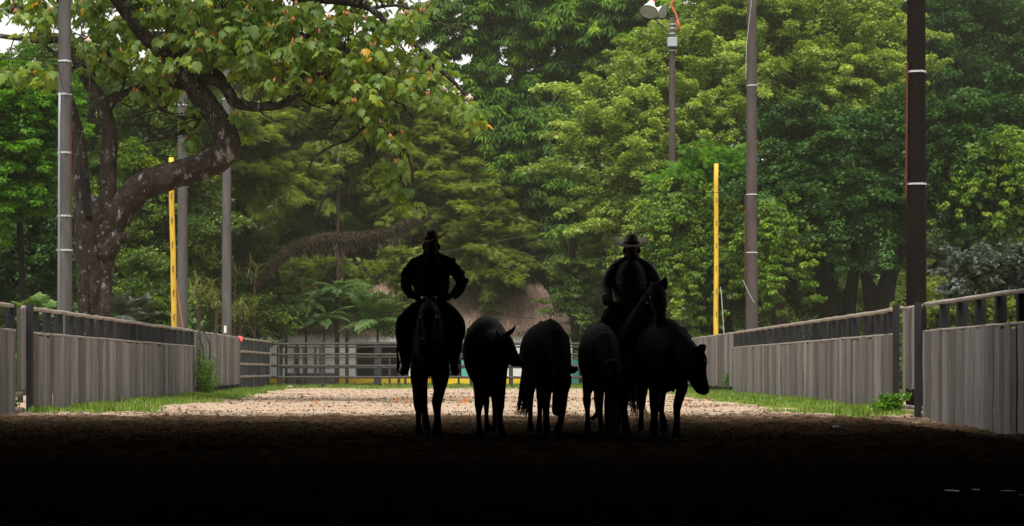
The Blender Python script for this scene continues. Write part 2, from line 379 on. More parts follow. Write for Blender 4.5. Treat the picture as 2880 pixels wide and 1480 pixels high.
# --- far cross fence and, just behind it, the pen fence with wire mesh
def cross_fence(name, Y, posts, rails, label, pm, rm, x0, x1, mesh=None, extra=None):
    ft = thing(name, (0, Y, 0), label, 'fence')
    for px, wpx, z1 in posts:
        x = (px-C_S)*Y/F_S; ww = wpx*Y/F_S; q = MB(); q.box((x-ww/2, Y-0.07, -.1), (x+ww/2, Y+0.07, z1), rng.random()); q.build('post', pm, ft, bevel=0.01)
    for z, r in rails:
        q = MB(); n = 24; q.tube([(x0+(x1-x0)*i/n, Y-0.06, z+rng.uniform(-.008,.008)) for i in range(n+1)], r, 8); q.build('rail', rm, ft, smooth=True)
    if mesh:
        z0, z1, st = mesh; q = MB(); t = 0.002; h = z1-z0; k = x0-h
        while k < x1:
            for sg in (1, -1):
                a = k if sg > 0 else k+h; b = a+sg*h; za, zb = z0, z1
                lo, hi = (a, b) if sg > 0 else (b, a)
                if lo < x0 or hi > x1: continue
                q.add([(a-t, Y+.08, za), (a+t, Y+.08, za), (b+t, Y+.08, zb), (b-t, Y+.08, zb)], [(0,1,2,3)])
            k += st
        q.build('wire_mesh', steel_wire, ft)
    return ft
steel_wire = M('mesh_wire', (0.10,0.10,0.105), (0.08,)*3, 5, 0.6, 0.3)
xl, xr = LX(YF), RX(YF)
cf = cross_fence('cross_fence', YF, [(749,9,1.88),(909,9.5,1.90),(1068,9,1.88),(1217,9,1.88),(1325,9,1.88),(1437,12,1.88),(1560,9,1.88),(1690,9,1.88),(1800,9,1.88),(1893,9,1.88)],
            [(1.80,0.05),(1.37,0.05),(0.90,0.05),(0.435,0.05),(0.03,0.025)], 'charcoal post and rail fence closing the far end of the sandy lane', far_paint, rail_dark, xl, xr)
q = MB(); q.box((xl, YF-.045, 1.76), (xr, YF+.045, 1.86)); q.build('top_beam', far_paint, cf)
YB = 88.0
pen = cross_fence('pen_fence', YB, [(781,4,1.75),(790,9,1.85),(829,5,1.7),(854,5,1.7),(887,8,1.7),(900,6,1.75),(1058,12,1.8),(1096,6,1.5),(1140,7,1.6),(1200,6,1.6),(1290,6,1.6),(1384,6,1.5),(1505,6,1.7),(1590,6,1.7),(1700,6,1.7)],
            [(1.71,0.035),(1.27,0.035),(0.83,0.035)], 'second rail fence with wire mesh behind the far fence', far_paint, rail_dark, xl, xr, mesh=(0.02, 1.16, 0.095))
q = MB(); q.tube([(xl, YB+.05, 1.16), (xr, YB+.05, 1.17)], 0.012, 6); q.build('wire_top', rail_dark, pen)
q = MB()
for a, b, z in ((1098, 1212, .21), (1300, 1376, .21), (1098,1140,1.32)): q.tube([S(a, 0, YB+.3)*1, S(b, 0, YB+.3)*1], .035, 6)
brown_wood = M('brown_wood', (0.11,0.075,0.06), (0.07,0.05,0.04), 5, 0.9, 0.2, stretch=(1,1,0.2))
for i, (px, wp) in enumerate(((837, 9), (976, 10), (1122, 9), (1250, 9))):
    Y = 90.5; x = (px-C_S)*Y/F_S; ww = wp*Y/F_S; q = MB()
    q.tube([(x+rng.uniform(-.02,.02), Y, z) for z in np.linspace(-.1, (1.85, 3.0, 1.8, 1.6)[i], 7)], [ww/2*rng.uniform(.85, 1.12) for _ in range(7)], 9)
    o = q.build('timber_stake', brown_wood, smooth=True)
    tag(o, ['short brown stake by the gap in the pen fence', 'tall brown stake in front of the white wall', 'brown stake left of the first rider', 'brown stake seen between horse and cattle'][i], 'stake', 'brown stakes behind the pen fence')

side = thing('pen_fence', (-12.5, 55, 0), 'dark rails of a second pen seen over the left plank fence', 'fence')
for k in range(16):
    q = MB(); Y = 40+2.2*k; x = LX(Y)-2.6; post(q, x, Y, 1.72, .11, .11, -.1); q.build('post', dark_paint, side)
for z in (1.62, 1.2, .75): rail('rail', lambda Y: LX(Y)-2.6, 39, 74, z, .032, rail_dark, side)
side = thing('pen_fence', (12.5, 55, 0), 'dark rails and tin panel beyond the right plank fence', 'fence')
for k in range(16):
    q = MB(); Y = 34+2.6*k; x = RX(Y)+2.6; post(q, x, Y, 1.72, .11, .11, -.1); q.build('post', dark_paint, side)
for z in (1.62, 1.2, .75): rail('rail', lambda Y: RX(Y)+2.6, 33, 74, z, .032, rail_dark, side)
q = MB(); xs = [10.6+.04*i for i in range(60)]
q.add([(x, 37.5+.02*math.sin(i*1.2), z) for i, x in enumerate(xs) for z in (.9, 1.75)], [(2*i, 2*i+2, 2*i+3, 2*i+1) for i in range(59)]); q.build('tin_panel', M('old_tin', (.16,.11,.09), (.11,.08,.07), 4, .6, .3), side)
# --- thatched white house
YH = 94.0
white = M('whitewash', (0.86,0.85,0.85), (0.78,0.77,0.77), 1.2, 0.9, 0.2, patches=[(3, 0.70, (0.60,0.58,0.56))])
yell = M('yellow_wall_band', (0.80,0.55,0.02), (0.74,0.48,0.02), 2, 0.8, 0.2, patches=[(6, 0.70, (0.5,0.36,0.05))])
darkroom = M('inside_shade', (0.01,0.01,0.011), (0.014,)*3, 2, 0.9, 0.1)
teal = M('teal_door', (0.10,0.42,0.38), (0.08,0.36,0.33), 2, 0.6, 0.3)
house = thing('thatched_house', S(1160, H_S, YH+3), 'white house with steep reed thatch roof and yellow base band', 'house')
house.location.z = 0
def hx(px, Y=YH): return (px-C_S)*Y/F_S
EZ = 2.56
q = MB(); q.box((hx(700), YH, 0.36), (hx(1000), YH+.2, EZ-.04)); q.box((hx(1150), YH, 0.36), (hx(1215), YH+.2, EZ-.04)); q.box((hx(1350), YH, .36), (hx(1610), YH+.2, EZ-.04))
q.box((hx(1000), YH, 2.0), (hx(1150), YH+.2, EZ-.04)); q.box((hx(1215), YH, 1.95), (hx(1350), YH+.2, EZ-.04)); q.box((hx(700), YH+6, -.1), (hx(1610), YH+6.2, EZ-.04))
q.build('wall', white, house)
q = MB(); q.box((hx(700), YH-.03, -.1), (hx(1610), YH+.22, 0.36)); q.build('base_band', yell, house)
q = MB(); q.box((hx(1000), YH+1.2, 0.36), (hx(1150), YH+1.3, 2.0)); q.box((hx(1215), YH+1.2, 0.36), (hx(1350), YH+1.3, 1.95)); q.build('opening', darkroom, house)  # near-black panels stand in for the unlit room behind the gaps
q = MB(); q.box((hx(1298), YH-.02, .38), (hx(1322), YH+.18, 1.2)); q.build('door', teal, house)
q = MB(); q.box((hx(1608), YH-.06, .1), (hx(1628), YH+.14, 1.2)); q.build('door', teal, house)
thatch = leafmat('thatch', [(0.0, (0.13,0.085,0.065)), (0.5, (0.23,0.155,0.12)), (1.0, (0.33,0.24,0.19))], trans=0.0, nscale=0.8, rough=0.9, spec=0.1, nvar=0.3)
th_base = M('thatch_bed', (0.12,0.085,0.065), (0.08,0.055,0.045), 3, 0.95, 0.1, stretch=(3,1,0.3))
q = MB(); RY0, RY1, RZ1 = YH-0.12, YH+3.1, 5.4
xa, xb = hx(700)-.6, hx(1610)+.3
q.add([(xa, RY0+.1, EZ), (xb, RY0+.1, EZ), (xb-2.2, RY1, RZ1), (xa+2.2, RY1, RZ1), (xa, YH+6.9, EZ), (xb, YH+6.9, EZ)], [(0,1,2,3), (3,2,5,4), (0,3,4), (1,5,2), (0,4,5,1)])
rf_ = q.build('roof', th_base, house)
nT = 26000; u = nrg.random(nT); v = nrg.random(nT)
sl = np.array([0, RY1-RY0, RZ1-EZ]); sl = sl/np.linalg.norm(sl); Ls = math.hypot(RY1-RY0, RZ1-EZ)
inset = 2.2*v
Cx = xa+inset + (xb-xa-2*inset)*u
C = np.stack([Cx, RY0+(RY1-RY0)*v, EZ+(RZ1-EZ)*v], 1) + nrg.normal(0, .02, (nT,3)); C[:,1] -= 0.03
D = -sl[None,:] + nrg.normal(0, [0.10,.05,.05], (nT,3)); N = np.tile([0.,-sl[2],sl[1]], (nT,1))
k_ = v < 0.03; D[k_] = np.array([0,-.25,-1]) + nrg.normal(0, .18, (k_.sum(),3))
cloud('thatch_reeds', thatch, rf_, C, D, N, nrg.uniform(.25,.6,nT), [(-.5,0,0),(.5,0,0.02),(.15,1,.06),(-.15,1,.04)], [(0,1,2,3)], nrg.random(nT), width=nrg.uniform(.02,.045,nT))
nE = 2600; Cx = xa+(xb-xa)*nrg.random(nE); C = np.stack([Cx, np.full(nE, RY0), np.full(nE, EZ+.12)], 1)+nrg.normal(0,.05,(nE,3))
cloud('eave_fringe', thatch, rf_, C, np.stack([nrg.normal(0,.25,nE), np.full(nE,-.1), -np.ones(nE)],1), np.tile([0.,-1,0],(nE,1)), nrg.uniform(.15,.34,nE), [(-.5,0,0),(.5,0,0),(.1,1,0.03),(-.1,1,.02)], [(0,1,2,3)], nrg.random(nE), width=nrg.uniform(.02,.04,nE))
# block wall in front of the house
blk = M('grey_blocks', (0.20,0.17,0.16), (0.15,0.13,0.125), 5, 0.9, 0.1, perface=0.25)
q = MB()
for r0 in range(2):
    for c0 in range(6):
        a = hx(796, 91)+c0*.395+(.1 if r0 else 0); q.box((a, 91, .0+r0*.3), (a+.385, 91.3, .29+r0*.3), rng.random())
o = q.build('block_wall', blk, bevel=.015); tag(o, 'low grey block wall standing before the white house', 'wall')

# --- poles
def pole(x, Yp, r0, r1, h, m, name, label, cat='pole', bands=(), conduit=None, group=None, vx=None, lean=0, n=16, pipe=None):
    X = (x*VS-C_S)*Yp/F_S
    t = thing(name, (X, Yp, 0), label, cat, group)
    q = MB(); k = 14; q.tube([(X+lean*i/k, Yp, -.3+(h+.3)*i/k) for i in range(k+1)], [r0+(r1-r0)*i/k for i in range(k+1)], n); q.build('shaft', m, t, smooth=True)
    for z in bands:
        rr = r0+(r1-r0)*(z/h)+.006; q = MB(); q.tube([(X+lean*z/h, Yp, z-.018), (X+lean*z/h, Yp, z+.018)], rr+.004, n); q.box((X+rr*.3, Yp-rr-.03, z-.02), (X+rr*.3+.03, Yp-rr+.02, z+.02)); q.build('steel_band', steel, t)
    if conduit:
        z0, z1, sgn, mm, rr = conduit; q = MB(); q.tube([(X+sgn*(r0+rr*.6)+(-.02*sgn), Yp-.05, z0), (X+sgn*(r0+(r1-r0)*z1/h+rr*.6)-.02*sgn, Yp-.05, z1)], rr, 8); q.build('conduit', mm, t, smooth=True)
    return t, X
def zv(y, Y): return CAMH-(y*VS-H_S)*Y/F_S
p1, X1 = pole(163, 44.5, VR(20.5, 44.5), VR(15, 44.5), 9.6, concrete, 'utility_pole', 'left concrete utility pole with grey conduit in front of the big tree', bands=[zv(y, 44.5) for y in (155, 238, 385, 544, 630)])
q = MB(); q.tube([(X1-.09, 44.5-.155, .2), (X1-.085, 44.5-.15, zv(300,44.5)), (X1-.075, 44.5-.145, zv(236,44.5))], .026, 8); q.build('conduit', grey_pipe, p1, smooth=True)
q = MB(); q.tube([(X1+.155, 44.45, zv(585,44.5)), (X1+.15, 44.45, zv(305,44.5))], .017, 6); q.build('conduit', rust, p1)
def cable(mb, pts, r):
    """Catmull-Rom through image points (x, y, Y)"""
    P = [V(*p) for p in pts]; out = []
    for i in range(len(P)-1):
        a, b, c, d = P[max(i-1,0)], P[i], P[i+1], P[min(i+2,len(P)-1)]
        for k in range(6):
            t = k/6; out.append(0.5*((2*b)+(c-a)*t+(2*a-5*b+4*c-d)*t*t+(3*b-a-3*c+d)*t**3))
    out.append(P[-1]); mb.tube(out, r, 6)
q = MB(); Yc = 44.2
cable(q, [(190,-30,Yc),(195,10,Yc),(203,60,Yc),(212,130,Yc),(225,200,Yc),(222,260,Yc),(212,320,Yc),(190,395,Yc),(186,470,Yc),(196,540,Yc)], .014)
cable(q, [(158,-30,Yc),(148,20,Yc),(136,70,Yc),(138,120,Yc),(150,180,Yc),(160,225,Yc),(176,235,Yc),(174,215,Yc),(162,212,Yc)], .010)
cable(q, [(186,470,Yc),(192,520,Yc),(202,600,Yc),(210,640,Yc)], .007)
q.build('cable', black_cable, p1, smooth=True)
pole(459, 61, VR(14, 61), VR(10.5, 61), 12.0, concrete, 'utility_pole', 'middle left concrete pole just right of the leaning yellow pole', bands=[zv(265,61)])
p3, X3 = pole(570, 70, VR(13, 70), VR(9.8, 70), 12.6, concrete, 'utility_pole', 'slim concrete pole with small white plate near its foot behind left fence', bands=[zv(250,70)])
q = MB(); q.box((X3-.06, 70-VR(13,70)-.02, zv(838,70)), (X3+.02, 70-VR(13,70)+.02, zv(820,70))); q.build('plate', M('white_plate',(.7,.68,.6),rough=.6), p3)
p4, X4 = pole(1891, 68, VR(16.5, 68), VR(11.5, 68), 13.5, concrete_r, 'utility_pole', 'brownish concrete pole with steel bands behind the right fence', bands=[zv(y,68) for y in (216,490,636)])
q = MB(); q.tube([(X4-.225, 67.95, zv(715,68)), (X4-.215, 67.95, zv(490,68))], .02, 6); q.build('conduit', rust, p4)
q = MB(); cable(q, [(1868,705,67.8),(1872,712,67.8),(1885,740,67.8),(1898,762,67.8)], .010); cable(q, [(1893,-20,67.7),(1884,60,67.7),(1878,120,67.7),(1876,200,67.7)], .008); q.build('cord', M('pale_cord',(.5,.48,.44)), p4)
p5, X5 = pole(2305, 41.5, VR(26.5, 41.5), VR(22, 41.5), 9.5, pole_dark, 'shed_post', 'thick dark red brown post rising behind the right fence', 'post', bands=[zv(y,41.5) for y in (182,464)], n=24)
q = MB(); q.tube([(X5-.225, 41.4, zv(500,41.5)), (X5-.20, 41.4, zv(160,41.5))], .022, 6); q.build('conduit', rust, p5)
# yellow poles
def ypole(x0, Yp, x1, y1, r, label):
    a = V(x0, 900, Yp); a.z = -.1; b = V(x1, y1, Yp); t = thing('yellow_pole', (a.x, Yp, 0), label, 'pole', 'yellow poles beside the lane')
    q = MB(); n = 10; q.tube([a.lerp(b, i/n)+Vector((rng.uniform(-.012,.012),0,0)) for i in range(n+1)], [r*(1-.12*i/n) for i in range(n+1)], 12); q.build('shaft', yellow, t, smooth=True)
    q = MB()
    for i in range(8):
        c = a.lerp(b, .14+.1*i); q.tube([c+Vector((.02,-r-.005,.1)), c+Vector((-.01,-r-.02,.0)), c+Vector((0.02,-r-.02,-.09))], .012, 5)
    q.build('hook', rail_dark, t); return t
ypole(443, 59, 430, 397, .085, 'leaning yellow pole between tree and concrete pole on left')
yp = ypole(1801, 79.5, 1802, 412, .10, 'upright yellow pole in front of the vines on right')
q = MB(); cable(q, [(1812,722,79.2),(1815,745,79.2),(1818,790,79.2),(1822,850,79.2)], .012); q.build('cord', M('white_cord',(.6,.58,.55)), yp)
orange_str = M('orange_string', (0.7,0.18,0.04))
q = MB(); cable(q, [(441,700,58.8),(448,740,58.8),(455,790,58.8),(462,835,58.8)], .008); o = q.build('string', orange_str); tag(o, 'thin orange string hanging by the leaning yellow pole', 'string')

# lamp pole
Yl = 86; pl, Xl = pole(1691, Yl, VR(9.5, Yl), VR(7.5, Yl), zv(45,Yl), concrete_r, 'flood_light_pole', 'slim pole carrying white bell shaped floodlights and red bracket', 'lamp pole', bands=[zv(y,Yl) for y in (62,72,85,128)])
lampw = M('lamp_enamel', (0.75,0.74,0.72), rough=.4); lampr = M('lamp_red', (0.55,0.10,0.07), rough=.5); glass = M('lamp_glass', (0.35,0.37,0.36), rough=.25, spec=.6)
def lamp(x, y, dx, dy, sc_=1.0, dY=0.0):
    # bell: axis from cap (up) to mouth pointing down-left-front
    c = V(x, y, Yl-.3+dY); ax = Vector((dx, -.55, dy)).normalized(); px = VR(1, Yl)*sc_
    mb = MB(); prof = [(-26,7),(-20,9),(-12,12),(-2,18),(6,22),(9,23.5)]
    mb.tube([c+ax*(p*px) for p, r in prof], [r*px for p, r in prof], 20); h = mb.build('lamp_shade', lampw, pl, smooth=True)
    mb = MB(); mb.tube([c+ax*(9.3*px), c+ax*(9.9*px)], 21*px, 20); mb.build('lens', glass, h)
    mb = MB(); mb.tube([c+ax*(8.6*px), c+ax*(10.3*px)], 24*px, 20, cap=False); mb.build('rim', dark_paint, h)
    mb = MB(); mb.tube([c-ax*(36*px), c-ax*(34*px), c-ax*(25*px)], [6*px, 8*px, 8*px], 12); mb.build('cap', lampr, h)
lamp(1634, 24, -.25, -.8); lamp(1662, 30, .75, -.35, .8, .5)
q = MB(); q.tube([V(1600,48,Yl), V(1696,46,Yl)], .035, 6); q.tube([V(1645,46,Yl), V(1682,82,Yl)], .03, 6); q.build('bracket', dark_paint, pl)
q = MB(); cable(q, [(1712,-14,Yl-.2),(1692,4,Yl-.2),(1690,18,Yl-.2),(1700,36,Yl-.2),(1704,52,Yl-.2)], .05); q.tube([V(1703,52,Yl-.2), V(1708,60,Yl-.2), V(1706,76,Yl-.2)], .06, 6); q.build('red_bracket', lampr, pl, smooth=True)
c = V(1691, 106, Yl-.25); q = MB(); q.box((c.x-.2, c.y-.1, c.z-.19), (c.x+.2, c.y+.1, c.z+.19)); q.build('junction_box', grey_pipe, pl, bevel=.02)

# overhead wires
def wire(pts, r, label):
    q = MB(); cable(q, pts, r); o = q.build('overhead_wire', black_cable, smooth=True); tag(o, label, 'wire', 'wires over the lane')
wire([(1691,128,86),(1400,170,80),(1100,200,76),(900,215,72)], .009, 'thin wire running from the lamp pole across the tall green tree')
wire([(0,148,40),(75,150,42.5),(160,157,44.3)], .012, 'pale wire reaching the left concrete pole from the frame edge')
wire([(1500,560,86),(1300,598,84),(1100,636,84),(800,670,84),(560,700,72)], .010, 'thin sagging wire behind the riders at hat height')
wire([(1130,764,86),(1250,790,88),(1350,803,89)], .016, 'dark wire slanting across the thatch roof')
wire([(1690,484,80),(1800,484,79),(1884,490,68)], .012, 'short wire tying the yellow pole to the brownish pole')
# ================================================================ trees
T_LEAF = ([(0,0,0),(-.36,.42,.10),(0,1,-.12),(.36,.42,.10)], [(0,1,2),(0,2,3)])
def whorl(n=6, droop=1.2, w=.17):
    vs, fs = [], []
    for i in range(n):
        a = 2*math.pi*i/n+.3; dx, dy = math.cos(a), math.sin(a); k = len(vs)
        f = lambda t, s: ((dx*t - dy*s), -droop*t*t*.8 + .1*t, (dy*t + dx*s))
        vs += [f(.08, 0), f(.5, w*.9), f(1.0, 0), f(.5, -w*.9)]; fs += [(k, k+1, k+2), (k, k+2, k+3)]
    return vs, fs
def frond(n=4, w=.17, L=.38):
    vs, fs = [], []
    for i in range(n):
        t = .12+.8*i/n; l = L*math.sin(math.pi*min(.92, .18+t*.75)); z0 = -.25*t*t
        for s in (-1, 1):
            k = len(vs); vs += [(0, t-w/2, z0), (0, t+w/2, z0), (s*l, t+w/2+.14, z0-.12*l-.04)]; fs.append((k, k+1, k+2) if s < 0 else (k, k+2, k+1))
    return vs, fs
T_WHORL = whorl(); T_FROND = frond(); 

def unit(a): return a/(np.linalg.norm(a, axis=-1, keepdims=True)+1e-9)
def sprays(g, blobs, ns, L, K, cr, nl, size, flat=.55, droop=.3, up=.25, back=.4, out=(.55,.95), tip=.45, down_leaf=.35, fill=0.12, nrm_up=.8, topb=0.15):
    """leaves set in sprays that grow out of the crown's blobs -> arrays C, D, N, size, rnd"""
    A = np.array([b[3]*b[5] for b in blobs]); A = A/A.sum(); Cs, Ds, Ns, Sz, Rn = [], [], [], [], []
    for b, wgt in zip(blobs, A):
        c = np.array(b[:3], float); R = np.array(b[3:6], float); m = max(3, int(ns*wgt))
        d = unit(g.normal(size=(m*4, 3)))
        keep = (g.random(m*4) < np.where(d[:,1] > .15, back, 1.0)) & (g.random(m*4) < np.where(d[:,2] < -.3, .55, 1.0))
        d = d[keep][:m]; m = len(d)
        p0 = c + d*R*g.uniform(out[0], out[1], (m,1))
        al = unit(d*np.array([1,1,.6]) + g.normal(0,.35,(m,3)) + np.array([0,0,up]))
        Ls = L*g.uniform(.5,1.25,m); t = (np.arange(K)+.5)/K
        pc = p0[:,None,:] + al[:,None,:]*(Ls[:,None]*t[None,:])[:,:,None]; pc[:,:,2] -= droop*(Ls[:,None]*t[None,:]**2)
        rad = cr*(1-(1-tip)*t)[None,:]*g.uniform(.75,1.25,(m,1))
        cl = pc.reshape(-1,3); rr = rad.ravel(); al2 = np.repeat(al, K, 0); sv = np.repeat(g.random(m), K)
        o = unit(g.normal(size=(len(cl), nl, 3)))*g.uniform(.45,1.0,(len(cl), nl,1))**.6; o[:,:,2] = o[:,:,2]*flat + topb
        P = cl[:,None,:] + o*rr[:,None,None]
        dl = unit(o*np.array([1,1,.4]) + al2[:,None,:]*.6 + g.normal(0,.35,o.shape) + np.array([0,0,-down_leaf]))
        nn = unit(o*np.array([.6,.6,1.]) + g.normal(0,.45,o.shape) + np.array([0,-.15,nrm_up]))
        q = P.reshape(-1,3); Cs.append(q); Ds.append(dl.reshape(-1,3)); Ns.append(nn.reshape(-1,3))
        Sz.append(g.uniform(size[0], size[1], len(q))); Rn.append(np.clip(np.repeat(sv, nl)*.55 + g.random(len(q))*.45, 0, 1))
        nf = int(fill*len(q))
        if nf:
            e = unit(g.normal(size=(nf,3)))*g.uniform(.2,.85,(nf,1)); Cs.append(c+e*R); Ds.append(unit(g.normal(size=(nf,3)))); Ns.append(unit(g.normal(size=(nf,3))+np.array([0,-.5,.3])))
            Sz.append(g.uniform(size[0]*1.8, size[1]*2.6, nf)); Rn.append(g.random(nf)*.3)
    return [np.concatenate(a) for a in (Cs, Ds, Ns, Sz, Rn)]
def vb(x, y, rx, ry, Y, rd=None):
    p = V(x, y, Y); a, b = VR(rx, Y), VR(ry, Y); return (p.x, p.y, p.z, a, rd or (a+b)*.45, b)
def crown(g, mt, parent, blobs, tmpl=T_LEAF, name='crown', cap_z=None, **kw):
    C, D, N, s, r = sprays(g, blobs, **kw)
    k = C[:,2] > .15; C, D, N, s, r = C[k], D[k], N[k], s[k], r[k]
    if tmpl is T_WHORL: D = D*0+np.array([0,0,1.])+nrg.normal(0,.25,D.shape); N = unit(g.normal(size=N.shape)*np.array([1,1,.2]))
    return cloud(name, mt, parent, C, D, N, s, tmpl[0], tmpl[1], r)
def limb(mb, pts, Y, n=9, jag=.06, seg=4, dY=None):
    """pts (x, y, r[, dY]) in 2576-wide picture units at depth Y; smooth interpolation"""
    P = [V(p[0], p[1], Y+(p[3] if len(p) > 3 else 0)) for p in pts]; R = [VR(p[2], Y) for p in pts]; out = []; rad = []
    for i in range(len(P)-1):
        a, b, c, d = P[max(i-1,0)], P[i], P[i+1], P[min(i+2,len(P)-1)]
        for k in range(seg):
            t = k/seg; out.append(0.5*((2*b)+(c-a)*t+(2*a-5*b+4*c-d)*t*t+(3*b-a-3*c+d)*t**3)); rad.append(R[i]+(R[i+1]-R[i])*t)
    out.append(P[-1]); rad.append(R[-1]); mb.tube(out, rad, n, jag=jag, rng=rng)
    return out, rad

bark_big = M('lichen_bark', (0.036,0.025,0.020), (0.014,0.010,0.008), 6, 0.95, 0.15, bump=0.03, bscale=9, stretch=(1,1,.5),
             patches=[(2.6, .54, (0.050,0.035,0.029), (1,1,.4)), (5.5, .585, (0.20,0.195,0.17), (1,1,.55)), (2.0, .60, (0.17,0.155,0.135), (1,1,.5)), (12, .62, (0.32,0.33,0.29)), (4, .64, (0.010,0.007,0.006), (1,1,.3))])
bark = M('dark_bark', (0.020,0.015,0.012), (0.012,0.009,0.008), 4, 0.95, 0.1, bump=.02, stretch=(1,1,.4), patches=[(5, .68, (.10,.09,.075))])
bark_mid = M('brown_bark', (0.085,0.06,0.045), (0.045,0.03,0.024), 4, 0.95, 0.1, bump=.02, stretch=(1,1,.4))

# leaf materials
L_big = leafmat('broad_leaf', [(0,(0.052,0.092,0.015)),(.35,(0.098,0.167,0.030)),(.65,(0.149,0.232,0.045)),(.9,(0.253,0.335,0.042)),(1,(0.517,0.302,0.018))], trans=.45, tcol=(1.9,1.7,.45), nvar=.3, rough=.45)
L_bright = leafmat('bright_leaf', [(0,(0.033,0.100,0.005)),(.5,(0.083,0.225,0.009)),(1,(0.166,0.358,0.017))], trans=.4)
L_mid = leafmat('mid_leaf', [(0,(0.037,0.071,0.011)),(.5,(0.075,0.133,0.020)),(1,(0.167,0.250,0.035))], trans=.35)
L_feather = leafmat('feathery_leaf', [(0,(0.071,0.102,0.016)),(.5,(0.134,0.188,0.027)),(1,(0.252,0.304,0.046))], trans=.4)
L_dark = leafmat('dark_leaf', [(0,(0.016,0.043,0.007)),(.5,(0.032,0.088,0.013)),(1,(0.068,0.158,0.025))], trans=.25, spec=.3, rough=.5)
L_green = leafmat('whorled_leaf', [(0,(0.029,0.061,0.009)),(.5,(0.061,0.137,0.018)),(.8,(0.113,0.235,0.023)),(1,(0.284,0.415,0.029))], trans=.38, spec=.25, rough=.55, nvar=.4)
L_pale = leafmat('pale_ficus_leaf', [(0,(0.083,0.137,0.018)),(.45,(0.206,0.302,0.047)),(1,(0.413,0.512,0.115))], trans=.35, spec=.45, rough=.4, nscale=.35)
L_vine = leafmat('vine_leaf', [(0,(0.037,0.083,0.006)),(.5,(0.098,0.193,0.011)),(.85,(0.197,0.303,0.017)),(.96,(0.262,0.312,0.021)),(1,(0.369,0.330,0.017))], trans=.4, nvar=.3)
L_grey = leafmat('grey_leaf', [(0,(0.035,0.05,0.037)),(.5,(0.065,0.085,0.065)),(1,(0.14,0.165,0.135))], trans=.2)
L_strap = leafmat('strap_leaf', [(0,(0.06,0.075,0.02)),(.5,(0.13,0.15,0.04)),(1,(0.28,0.27,0.12))], trans=.35)
L_palm = leafmat('palm_leaf', [(0,(0.051,0.102,0.027)),(.5,(0.102,0.204,0.054)),(1,(0.221,0.323,0.126))], trans=.4)
L_moss = leafmat('epiphyte_moss', [(0,(0.035,0.022,0.015)),(.6,(0.065,0.042,0.028)),(1,(0.085,0.09,0.03))], trans=.15)

def tree(name, label, Y, x, trunks, crowns, btr=bark, seed=1, group=None, cat='tree'):
    t = thing(name, (V(x, H_S/VS, Y).x, Y, 0), label, cat, group); g = np.random.default_rng(seed)
    if trunks:
        mb = MB()
        for pts in trunks: limb(mb, pts, Y)
        mb.build('trunk', btr, t, smooth=True)
    for (mt, blobs, tm, kw) in crowns:
        crown(g, mt, t, [vb(*b) if len(b) < 6 else vb(*b) for b in blobs], tm, **kw)
    return t

# ---- far woods: one mass closing the view behind everything
g = np.random.default_rng(3); bl = []
for x, y, r in ((-640,480,280),(-420,440,280),(-230,430,260),(2820,260,260),(3050,300,260),(-60,420,260),(120,330,200),(330,340,210),(520,330,220),(700,330,220),(880,360,220),(1040,400,190),(1200,470,170),(1330,520,160),(1450,480,180),(1600,330,210),(1720,200,260),(1900,140,260),(2100,120,260),(2300,120,260),(2500,140,260),(2640,200,240),
                (60,640,240),(380,640,240),(700,660,240),(1000,680,200),(1600,640,220),(1520,790,130),(1640,800,130),(1780,800,120),(500,800,120),(300,800,120),(100,800,120),(2000,790,130),(2200,800,130),(2400,800,130),(2600,800,130),(1900,620,260),(2200,620,260),(2520,620,260)):
    bl.append(vb(x, y, r, r*.75, 128, 6))
bl += [(x, 119+3*math.sin(x), 2.2, 4, 2.5, 3.2) for x in np.arange(-64, 65, 4.5)]
C_, D_, N_, s_, r_n = sprays(g, bl, ns=8200, L=1.6, K=3, cr=.8, nl=9, size=(.3,.55), back=.1, fill=.2, droop=.3)
k_ = C_[:,2] > .1
L_woods = leafmat('woods_leaf', [(0,(0.030,0.064,0.013)),(.5,(0.059,0.113,0.020)),(1,(0.119,0.198,0.031))], trans=.3, nscale=.12)
tag(cloud('background_woods', L_woods, None, C_[k_], D_[k_], N_[k_], s_[k_], *T_LEAF, r_n[k_]), kind='stuff')

FK = dict(L=1.6, K=4, cr=.5, nl=40, size=(.10,.17), tip=.4, out=(.45,.9))
# undergrowth along both sides, outside the fences
bl = [(x, Y, .7, 2.2, 1.6, 1.3+.3*math.sin(Y)) for Y in np.arange(46, 110, 3.2) for x in (LX(Y)-6.5-.12*(Y-46), RX(Y)+6.5+.12*(Y-46), LX(Y)-12-.3*(Y-46), RX(Y)+12+.3*(Y-46))]
C_, D_, N_, s_, r_n = sprays(np.random.default_rng(4), bl, ns=2600, L=.9, K=3, cr=.5, nl=10, size=(.12,.24), back=.4, fill=.1, droop=.3)
k_ = C_[:,2] > -.1
tag(cloud('undergrowth', L_mid, None, C_[k_], D_[k_], N_[k_], s_[k_], *T_LEAF, r_n[k_]), kind='stuff')
